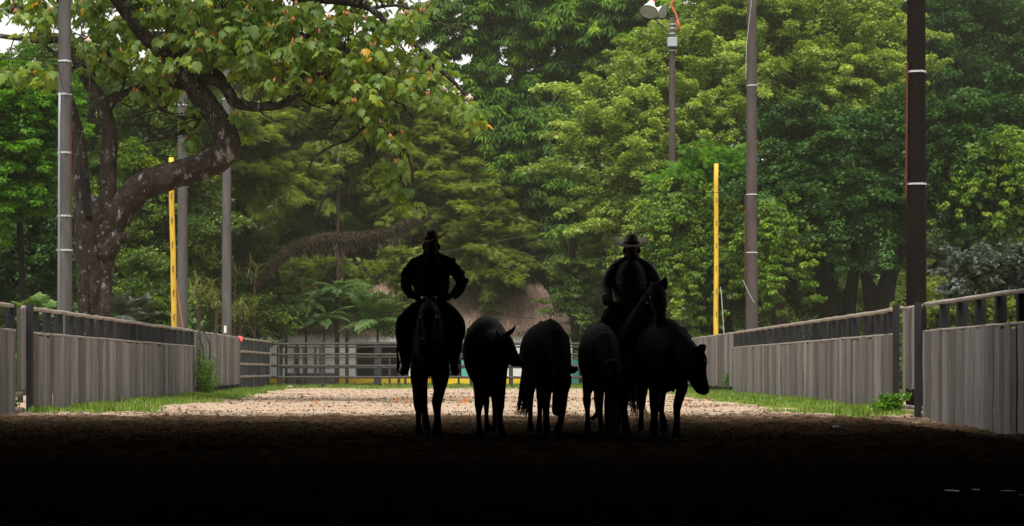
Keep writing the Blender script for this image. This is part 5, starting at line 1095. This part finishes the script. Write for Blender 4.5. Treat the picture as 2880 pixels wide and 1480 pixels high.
# ---- riders
def hand(mb, wx, wy, Y, dx, dy, dY=-.05, s=1.0, thumb=1):
    """palm with four curled fingers and a thumb; (wx,wy) wrist, (dx,dy) direction in pixels"""
    k = Y/F_S; W = S(wx, wy, Y); d = Vector((dx*k, dY, -dy*k)).normalized(); nrm = Vector((0,-1,0)); side = d.cross(nrm).normalized(); nrm = side.cross(d)
    palm = MB(); c = W+d*.045*s
    mb.ball(c, (.042*s, .022*s, .045*s), 10, 8)
    for i, L_ in enumerate((.062, .072, .068, .052)):
        b = c+d*.035*s+side*((i-1.5)*.019*s); p1_ = b+d*(L_*.42*s)-nrm*.004; p2 = p1_+(d*.45-nrm*.8).normalized()*(L_*.42*s); p3 = p2+(-d*.55-nrm*.5).normalized()*(L_*.36*s)
        mb.tube([b-d*.02*s, b, p1_, p2, p3], [.0095*s,.0098*s,.009*s,.0082*s,.0065*s], 7)
    b = c+side*(.034*s*thumb)-d*.012*s; mb.tube([b, b+(side*thumb*.5+d*.7-nrm*.3).normalized()*.032*s, b+(side*thumb*.15+d*.8-nrm*.6).normalized()*.058*s], [.012*s,.0105*s,.008*s], 7)
def head(mb, cx, cy, Y, s=1.0, yaw=0.0):
    """cy = eye level; s scale; adds a face with nose, brow, lips, chin, ears"""
    k = Y/F_S*s; c = S(cx, cy, Y)
    P = lambda x, y, z: c+Vector((x, y, z))*s
    mb.ball(P(0,.015,.045), (.078*s,.098*s,.078*s), 20, 14); mb.ball(P(0,-.005,-.03), (.068*s,.082*s,.075*s), 18, 12); mb.ball(P(0,-.02,-.080), (.060*s,.066*s,.044*s), 14, 10)
    mb.ball(P(0,-.082,.018), (.052*s,.016*s,.011*s), 12, 8)
    mb.tube([P(0,-.082,.01), P(0,-.105,-.03), P(0,-.100,-.042)], [.010*s,.017*s,.014*s], 8); mb.ball(P(0,-.085,-.070), (.026*s,.012*s,.009*s), 10, 6); mb.ball(P(0,-.080,-.105), (.022*s,.016*s,.014*s), 10, 6)
    for sg in (-1, 1):
        mb.ball(P(sg*.030,-.072,-.008), (.015*s,.012*s,.009*s), 8, 6); mb.ball(P(sg*.086,.01,-.018), (.017*s,.024*s,.038*s), 10, 8)
def hat(t, cx, cyb, Y, crown_w, crown_h, brim_l, brim_r, mt, rise=.09, tilt=0.0, dip=10, pitch=.12, yaw=0.0):
    """cowboy hat: pinched crown and a brim curled up at the sides; pixel measures"""
    k = Y/F_S; c = S(cx, cyb, Y); R = []
    for z, w_, dpt in ((0,1.0,1.18),(.25,.95,1.12),(.6,.86,1.02),(.85,.74,.92),(.97,.62,.80),(1.0,.50,.66)):
        R.append([c+Vector((math.cos(a)*crown_w/2*k*w_+z*crown_h*k*math.tan(tilt), math.sin(a)*crown_w/2*k*dpt, z*crown_h*k*(1-(.10*max(0,1-abs(math.cos(a))*1.6) if z > .9 else 0)) )) for a in [2*math.pi*j/24 for j in range(24)]])
    mb = MB(); mb.loft(R); h = mb.build('hat', mt, t, smooth=True)
    mb = MB(); n = 48; m_ = 8; vs = []; fs = []
    for dz in (0, .008):
        for i in range(m_+1):
            u = i/m_
            for j in range(n):
                a = 2*math.pi*j/n+.0001; ca, sa = math.cos(a), math.sin(a); out = (brim_r if ca > 0 else brim_l)*k
                rx = crown_w/2*k*.96+(out-crown_w/2*k*.96)*u; ry = crown_w/2*k*1.12+.095*u
                X_ = math.copysign(abs(ca)**.8, ca)*rx; Y_ = math.copysign(abs(sa)**.75, sa)*ry
                q_ = abs(X_)/(out+1e-6)
                z = rise*(q_**2.2)*u**.8 - .012*u*(1-abs(ca)) + Y_*(pitch+.22*q_*u)
                xr_ = X_*math.cos(yaw)-Y_*math.sin(yaw); yr_ = X_*math.sin(yaw)+Y_*math.cos(yaw)
                vs.append(c+Vector((xr_, yr_, z+dz+X_*math.tan(tilt))))
    N_ = (m_+1)*n
    for i in range(m_):
        for j in range(n):
            a = i*n+j; b = i*n+(j+1)%n; fs.append((a, a+n, b+n, b)); fs.append((a+N_, b+N_, b+n+N_, a+n+N_))
    for j in range(n): a = m_*n+j; b = m_*n+(j+1)%n; fs.append((a, a+N_, b+N_, b))
    mb.add(vs, fs); mb.build('brim', mt, h, smooth=True)
    mb = MB(); R = [[c+Vector((math.cos(a)*crown_w/2*k*w_, math.sin(a)*crown_w/2*k*1.19*w_, z*crown_h*k)) for a in [2*math.pi*j/24 for j in range(24)]] for z, w_ in ((.02,1.03),(.16,1.01))]
    mb.loft(R); mb.build('hat_band', hatband, h, smooth=True)

# rider 1
R1 = 24.75
t = thing('person', S(1208, 860, R1), 'left rider in black jacket and straw hat, one arm bent at the hip', 'person', 'riders')
ex = MB(); hand(ex, 1166, 836, 24.45, 20, 6, thumb=-1); hand(ex, 1268, 832, 24.55, -18, 8, thumb=1)
body = MB(); head(body, 1213, 690, R1-.06, 1.08)
def torso(mb, s):
    chain(mb, [(1213,702,R1,21.5*s),(1212,722,R1+.01,23*s)])
    trunk_loft(mb, [(1213,722,860,38*s,R1-.13),(1213,716,870,50*s,R1-.05),(1213,716,872,52*s,R1+.06),(1213,725,865,44*s,R1+.13)], e=2.0)
    chain(mb, [(1172,741,R1,18*s),(1190,733,R1,18*s),(1213,726,R1,18*s),(1238,730,R1,18*s),(1262,741,R1,17*s)])
    chain(mb, [(1168,742,R1,19*s),(1155,762,R1-.02,18.5*s),(1145,787,R1-.04,17*s),(1143,806,R1-.1,16.5*s),(1150,822,R1-.2,13*s),(1166,834,R1-.3,9.5*s)])
    chain(mb, [(1262,744,R1,18*s),(1276,757,R1-.01,18*s),(1290,776,R1-.02,17*s),(1297,795,R1-.03,15*s),(1289,812,R1-.08,13.5*s),(1276,826,R1-.16,10*s),(1270,831,R1-.2,8.5*s)])
    chain(mb, [(1213,850,R1+.02,42*s),(1213,872,R1+.03,40*s)])
def legs1(mb, s):
    chain(mb, [(1190,868,R1,26*s),(1167,884,R1-.2,28*s),(1146,912,R1-.38,31*s),(1140,940,R1-.42,27*s)]); chain(mb, [(1138,938,R1-.4,26*s),(1139,975,R1-.35,20*s),(1141,1005,R1-.32,15*s),(1143,1030,R1-.32,11*s)])
    chain(mb, [(1236,868,R1,26*s),(1257,884,R1-.2,28*s),(1276,912,R1-.38,31*s),(1282,940,R1-.42,27*s)]); chain(mb, [(1282,938,R1-.4,25*s),(1280,975,R1-.35,19*s),(1278,1005,R1-.32,14*s),(1277,1030,R1-.32,11*s)])
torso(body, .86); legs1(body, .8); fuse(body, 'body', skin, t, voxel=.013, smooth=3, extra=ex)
j = MB(); torso(j, 1.0); chain(j, [(1213,706,R1+.01,21),(1213,716,R1+.01,25)]); ear(j, S(1268,735,R1), S(1284,729,R1), .03, t=.8)
for p in ((1133,770,9),(1130,792,7),(1136,757,6),(1300,768,8),(1310,790,8),(1302,806,7),(1287,752,7),(1148,828,8),(1297,815,9),(1290,825,8),(1283,832,6)): chain(j, [(p[0]+2,p[1],R1-.05,p[2]),(p[0]+(3 if p[0] < 1200 else -3),p[1]+5,R1-.07,p[2])])
fuse(j, 'jacket', jacket, t, voxel=.012, smooth=2)
j = MB(); legs1(j, 1.06); chain(j, [(1136,908,R1-.4,24),(1133,945,R1-.42,21),(1139,985,R1-.36,18)]); fuse(j, 'chaps', trouser, t, voxel=.014, smooth=3)
for x, Y, tx in ((1141, R1-.32, 1136), (1278, R1-.32, 1281)):
    j = MB(); chain(j, [(x,1000,Y,14),(x,1022,Y,12),(x,1036,Y-.02,12.5),(tx,1045,Y-.12,11.5),(tx-(2 if x < 1200 else -2),1048,Y-.26,8)]); j.box(tuple(S(tx-11,1054,Y-.3)), tuple(S(tx+11,1050,Y+.04))); fuse(j, 'boot', leather, t, voxel=.011, smooth=2)
q = MB(); q.box(tuple(S(1200,851,R1-.26)), tuple(S(1222,842,R1-.23))); q.build('buckle', metalb, t, bevel=.004)
hat(t, 1213, 674, R1-.05, 43, 26, 49, 43, straw, rise=.072, pitch=.17, yaw=-.45, tilt=.05)

# rider 2
R2 = 26.0
t = thing('person', S(1776, 870, R2), 'right rider in grey shirt, striped dark vest and pale straw hat', 'person', 'riders')
ex = MB(); hand(ex, 1708, 852, R2-.32, 16, 8, thumb=-1); hand(ex, 1838, 842, R2-.35, -18, 6, thumb=1)
body = MB(); head(body, 1777, 700, R2-.06, 1.12)
def torso2(mb, s, arms=True, trunk_=True):
    if trunk_:
        chain(mb, [(1777,712,R2,20.5*s),(1776,730,R2+.01,22*s)])
        trunk_loft(mb, [(1775,736,868,40*s,R2-.15),(1775,728,874,50*s,R2-.06),(1775,728,876,52*s,R2+.06),(1775,736,870,44*s,R2+.14)], e=2.0)
        chain(mb, [(1736,752,R2,17*s),(1752,743,R2,18*s),(1776,738,R2,18*s),(1800,744,R2,18*s),(1818,754,R2,17*s)])
        chain(mb, [(1775,855,R2+.02,42*s),(1775,880,R2+.03,40*s)])
    if arms:
        chain(mb, [(1731,755,R2,18.5*s),(1718,775,R2-.01,18*s),(1708,796,R2-.03,17*s),(1706,812,R2-.08,16*s),(1711,832,R2-.2,13*s),(1712,848,R2-.3,10*s)])
        chain(mb, [(1822,757,R2,18.5*s),(1836,776,R2-.01,17.5*s),(1847,797,R2-.03,16*s),(1852,812,R2-.08,14*s),(1848,830,R2-.2,12*s),(1840,842,R2-.3,9*s)])
def legs2(mb, s):
    chain(mb, [(1752,872,R2,27*s),(1730,885,R2-.2,29*s),(1718,908,R2-.36,29*s),(1712,940,R2-.4,25*s)]); chain(mb, [(1712,938,R2-.38,24*s),(1709,975,R2-.33,18*s),(1707,1008,R2-.3,13*s),(1706,1032,R2-.3,10.5*s)])
    chain(mb, [(1798,872,R2,27*s),(1820,885,R2-.2,29*s),(1830,910,R2-.36,29*s),(1834,940,R2-.4,25*s)]); chain(mb, [(1834,938,R2-.38,24*s),(1834,975,R2-.33,18*s),(1834,1008,R2-.3,13*s),(1834,1032,R2-.3,10.5*s)])
torso2(body, .86); legs2(body, .82); fuse(body, 'body', skin, t, voxel=.013, smooth=3, extra=ex)
j = MB(); torso2(j, 1.0, trunk_=False); trunk_loft(j, [(1775,745,840,36,R2-.10),(1775,735,845,46,R2-.02),(1775,742,840,40,R2+.10)], e=2.0); chain(j, [(1777,724,R2+.01,20),(1776,732,R2+.01,24)])
chain(j, [(1735,757,R2,16),(1775,747,R2,16),(1818,757,R2,16)]); chain(j, [(1700,838,R2-.24,11),(1703,850,R2-.28,11)]); fuse(j, 'shirt', shirt, t, voxel=.012, smooth=2)
j = MB(); torso2(j, 1.04, arms=False); fuse(j, 'vest', vest, t, voxel=.012, smooth=2)
j = MB(); j.add([S(1768,742,R2-.235), S(1774,741,R2-.235), S(1776,758,R2-.245), S(1771,764,R2-.245)], [(0,1,2,3),(3,2,1,0)]); j.build('shirt_opening', shirt, t)
j = MB(); legs2(j, 1.06); fuse(j, 'trousers', trouser, t, voxel=.014, smooth=3)
for x, Y in ((1706, R2-.3), (1834, R2-.3)):
    j = MB(); chain(j, [(x,1005,Y,13.5),(x,1025,Y,11.5),(x,1038,Y-.02,12),(x-1,1046,Y-.12,11),(x-2,1049,Y-.26,8)]); fuse(j, 'boot', leather, t, voxel=.012, smooth=2)
hat(t, 1776, 686, R2-.05, 45, 28, 49, 48, straw2, rise=.062, pitch=.20)
# ================================================================ grass, clods, litter, small plants
grassm = leafmat('grass', [(0,(0.09,0.17,0.025)),(.5,(0.20,0.37,0.05)),(.9,(0.34,0.46,0.09)),(1,(0.42,0.38,0.17))], trans=.4, nscale=1.2)
g = np.random.default_rng(91)
def grass_strip(name, n, xf, y0, y1, h, label=None, dens=None):
    Y = y0+(y1-y0)*g.random(n)**.8; a, b = xf(Y); u = g.random(n); X = a+(b-a)*u; X = X+np.sign(b-a)*(vnoise(Y*.8, Y*0, 31)-.85)*1.1*u
    edge = vnoise(X*.9+3, Y*.9, 5)+.35*vnoise(X*5, Y*5, 6); lim = dens(u, Y) if dens is not None else .35
    k = edge > lim; X, Y = X[k], Y[k]; n = len(X); Z = gz(X, Y)-.01
    C = np.stack([X, Y, Z], 1); an = g.uniform(0, 6.283, n); D = np.stack([np.cos(an)*.5, np.sin(an)*.5, np.ones(n)], 1)+g.normal(0,.15,(n,3)); N = np.stack([np.cos(an), np.sin(an), np.full(n,-.3)], 1)
    hh = h*g.uniform(.35,1.5,n)*(0.3+1.2*vnoise(X*1.7, Y*1.7, 8))
    o = cloud(name, grassm, None, C, D, -N, hh, [(-.5,0,0),(.5,0,0),(.30,.6,.06),(0,1,.28),(-.30,.6,.06)], [(0,1,2,3,4)], g.random(n), width=np.full(n,.016)); tag(o, kind='stuff'); return o
grass_strip('grass', 85000, lambda Y: (LX(Y)+.06, np.interp(Y, [33,36,45,60,72,84], [-7.4,-6.4,-6.7,-7.4,-8.2,-8.8])), 34.5, 84, .088, dens=lambda u, Y: .30+.75*np.clip(u-.55,0,1)+.9*np.clip((37.5-Y)/3,0,1))
grass_strip('grass', 85000, lambda Y: (RX(Y)-.06, np.interp(Y, [31,35,40,57,84], [5.0,4.7,4.75,4.9,4.8])), 33, 84, .088, dens=lambda u, Y: .30+.75*np.clip(u-.55,0,1)+.9*np.clip((36-Y)/3,0,1))
grass_strip('grass', 26000, lambda Y: (np.full_like(Y, LX(84.)+.1), np.full_like(Y, 6.5)), 79.5, 88, .10, dens=lambda u, Y: .35+.7*np.clip((83-Y)/3.5,0,1))
grass_strip('grass', 30000, lambda Y: (np.full_like(Y, -16.), np.full_like(Y, 14.)), 86, 95, .12, dens=lambda u, Y: .3)
# clods of earth near and under the shed edge
clodm = M('earth_clod', (0.035,0.022,0.014), (0.14,0.09,0.058), 6, .95, .1)
oct_v = np.array([(1,0,0),(-1,0,0),(0,1,0),(0,-1,0),(0,0,1),(0,0,-.6)], float); oct_f = [(0,2,4),(2,1,4),(1,3,4),(3,0,4),(2,0,5),(1,2,5),(3,1,5),(0,3,5)]
def clods(name, n, y0, y1, s0, s1, mt, x0=-9, x1=7.2, pw=1.0):
    Y = y0+(y1-y0)*g.random(n)**pw; X = g.uniform(x0, x1, n); k = g.random(n) < .25+.9*vnoise(X*1.1, Y*.8, 12); X, Y = X[k], Y[k]; n = len(X)
    s = s0+(s1-s0)*g.random(n)**3; C = np.stack([X, Y, gz(X, Y)+s*.2], 1); D = unit(g.normal(size=(n,3))*np.array([1,1,.3])); N = unit(np.array([0,0,1.])+g.normal(0,.4,(n,3)))
    o = cloud(name, mt, None, C, D, N, s, oct_v*np.array([1,1,.75])*(1+.0*oct_v), oct_f, g.random(n), width=s*g.uniform(.7,1.2,n)); tag(o, kind='stuff'); return o
clods('earth_clods', 70000, 22, 38.5, .006, .024, clodm)
crumb = M('sand_crumbs', (0.34,0.26,0.20), (0.22,0.155,0.115), 5, .95, .1)
clods('sand_crumbs', 26000, 35, 84, .006, .020, crumb, x0=-8.5)
# fallen leaves
litm = leafmat('fallen_leaf', [(0,(0.07,0.035,0.02)),(.6,(0.16,0.08,0.045)),(.9,(0.30,0.11,0.03)),(1,(0.45,0.17,0.04))], trans=.1, rough=.8)
n = 12000; Y = np.concatenate([g.uniform(36, 84, n//3), g.normal(52.5, 3.2, n-n//3-2500), g.normal(63, 1.5, 1500), g.normal(43, 1.0, 1000)]); X = g.uniform(-8.6, 5.5, n); k = g.random(n) < .15+1.2*vnoise(X*.7, Y*.5, 21)**2; X, Y = X[k], Y[k]; n = len(X)
C = np.stack([X, Y, gz(X,Y)+.012], 1); an = g.uniform(0,6.28,n); D = np.stack([np.cos(an), np.sin(an), g.normal(0,.25,n)], 1)
tag(cloud('leaf_litter', litm, None, C, D, unit(np.array([0,0,1.])+g.normal(0,.4,(n,3))), g.uniform(.03,.09,n), T_LEAF[0], T_LEAF[1], g.random(n)*.9), kind='stuff')
big_leaf_m = M('orange_leaf', (0.50,0.18,0.05), (0.42,0.14,0.04), 12, .7)
for i, (x, y, s, lb) in enumerate([(1307,1133,.16,'largest orange dry leaf lying between left horse and horned cow'),(1117,1126,.12,'orange dry leaf left of the left horse'),(1143,1126,.11,'curled rust leaf just left of the left horse leg'),(890,1133,.09,'small rust leaf on the sand left of centre')]):
    Yg = CAMH*F_S/(y+4-H_S); q = MB(); c = S(x, y+4, Yg); c.z = float(gz(c.x, Yg))+.02
    pts = [(0,.0,0),(-.35,.15,.05),(-.5,.45,.10),(-.3,.8,.04),(0,1,0),(.3,.8,.08),(.5,.5,.16),(.35,.15,.10)]; vs = [c+Vector(((p[0])*s, -.03+p[2]*s*.6, p[1]*s*.75)) for p in pts]; vs2 = [v+Vector((0,.006,0)) for v in vs]
    q.add(vs+vs2, [tuple(range(8)), tuple(reversed(range(8,16)))]+[(k, (k+1)%8, 8+(k+1)%8, 8+k) for k in range(8)]); tag(q.build('fallen_leaf', big_leaf_m), lb, 'leaf', 'large dry leaves on the sand')
stone = M('pale_stone', (0.42,0.40,0.38), (0.33,0.31,0.29), 9, .9)
for x, Yg, s, lb in ((816,83,.14,'round white stone at the foot of the far fence'),(952,83,.07,'small white stone by the far fence'),(684,80,.12,'grey stone in the grass at the left fence corner'),(703,81,.12,'second grey stone beside the left fence corner'),(2353,27.6,.06,'pale stone on dark earth near the right fence'),(178,36.6,.03,'tiny white pebble before the left grass')):
    q = MB(); c = S(x, 0, Yg); c.z = float(gz(c.x, Yg))+s*.3; q.ball(c, (s, s*.8, s*.6), 10, 7, jag=.12, rng=rng); tag(q.build('stone', stone, smooth=True), lb, 'stone')
# weeds at the fences
def weed(x, Y, h, w_, n, label, mt=L_mid, seed=1, size=(.03,.06)):
    gg = np.random.default_rng(seed); X = (x-C_S)*Y/F_S; t = thing('weed', (X, Y, 0), label, 'plant'); mb = MB(); Cs = []
    for k in range(14):
        a = gg.uniform(0,6.28); r_ = w_*gg.uniform(.2,1); top = Vector((X+math.cos(a)*r_, Y+math.sin(a)*r_*.6, h*gg.uniform(.5,1.05))); b0 = Vector((X+gg.normal(0,.05), Y, -.02)); mid = b0.lerp(top,.5)+Vector((gg.normal(0,.05),0,.08)); mb.tube([b0, mid, top], [.008,.006,.003], 5)
        for q in gg.random(n//14): p = (b0.lerp(mid, q*2) if q < .5 else mid.lerp(top, q*2-1)); Cs.append(tuple(p+Vector(gg.normal(0,.05,3))))
    mb.build('stems', bark_mid, t); C = np.array(Cs); m = len(C); cloud('leaves', mt, t, C, unit(gg.normal(size=(m,3))+np.array([0,0,.4])), unit(gg.normal(size=(m,3))+np.array([0,0,.8])), gg.uniform(size[0],size[1],m), T_LEAF[0], T_LEAF[1], gg.random(m)); return t
weed(585, 59.5, 1.15, .40, 2600, 'bushy green weed growing at the left fence below the black hose', seed=1, mt=L_bright)
weed(562, 60.0, 1.9, .12, 700, 'tall thin weed climbing the left planks beside the black hose', seed=2, mt=L_mid)
weed(683, 77.0, .9, .25, 500, 'small weed at the corner of the open rails on left', seed=3)
weed(2510, 36.8, .30, .32, 420, 'leafy weed at the foot of the gap post on right', seed=4, mt=L_bright, size=(.05,.1))
weed(2045, 64, .7, .2, 500, 'green sprout under the raised planks of the right fence', seed=5, mt=L_bright)
weed(30, 36.3, .25, .3, 260, 'small weeds in the opening below the left gate plank', seed=6, mt=L_bright)
# black hose looped over the left fence
q = MB(); Yh = 59.6
def hs_(x, y): return (x, y, 58.9)
cable(q, [(512,905,58.9),(511,880,58.9),(504,858,58.9),(498,845,58.9),(500,835,59.3),(508,833,59.3),(518,842,59.0),(526,862,58.9),(528,885,58.9),(526,905,58.9)], .022)
tag(q.build('hose', black_cable, smooth=True), 'black hose looped over the top of the left fence', 'hose')
q = MB(); c = V(600, 851, 71.6); gg = random.Random(5)
q.tube([c+Vector((0,0,.06)), c+Vector((.05,-.02,.0)), c+Vector((.09,-.03,-.1)), c+Vector((.03,-.03,-.15))], [.03,.09,.07,.01], 8, jag=.3, rng=gg); tag(q.build('rag', M('pink_rag',(.75,.12,.13),(.6,.08,.1),rough=.8)), 'pinkish red rag tied to the left fence where the rails open', 'rag')

# small puddles on the dark floor near the camera: they mirror the bright opening
water = M('puddle_water', (0.02,0.018,0.015), rough=.06, spec=.3)
for x0, y0, w0, h0 in ((2678,1388,50,5),(2745,1375,26,3),(2835,1376,50,3),(2872,1391,14,2)):
    Yp = CAMH*F_S/(y0-H_S); c = S(x0, 0, Yp); q = MB(); gg = random.Random(x0); hx_ = w0/2*Yp/F_S; hy_ = h0/2*Yp*Yp/(CAMH*F_S)
    zt = float(max(gz(c.x+dx*hx_, Yp+dy*hy_) for dx in (-1,-.5,0,.5,1) for dy in (-1,0,1)))+.004
    ring = [(c.x+math.cos(a)*hx_*gg.uniform(.6,1.15), Yp+math.sin(a)*hy_*gg.uniform(.5,1.2), zt) for a in [2*math.pi*k/22 for k in range(22)]]
    q.add(ring, [tuple(range(22))]); o = q.build('puddle', water); tag(o, kind='structure')
# ================================================================ haze: the damp air between the trees
hz = bpy.data.materials.new('haze_air'); hz.use_nodes = True; nt_ = hz.node_tree; nt_.nodes.clear()
pv = nt_.nodes.new('ShaderNodeVolumePrincipled'); pv.inputs['Density'].default_value = 0.00048; pv.inputs['Color'].default_value = (.95,.93,.74,1); pv.inputs['Anisotropy'].default_value = 0.2
ou = nt_.nodes.new('ShaderNodeOutputMaterial'); nt_.links.new(pv.outputs[0], ou.inputs['Volume'])
q = MB(); q.box((-310, -62, -1.3), (310, 505, 36)); hb = q.build('haze', hz, origin=(0,0,-1.3)); tag(hb, kind='stuff')
sc.cycles.volume_bounces = 0
# ---------------------------------------------------------------- end
for o in list(sc.objects):
    if o.type == 'EMPTY' and o.parent is None and not o.children: bpy.data.objects.remove(o)
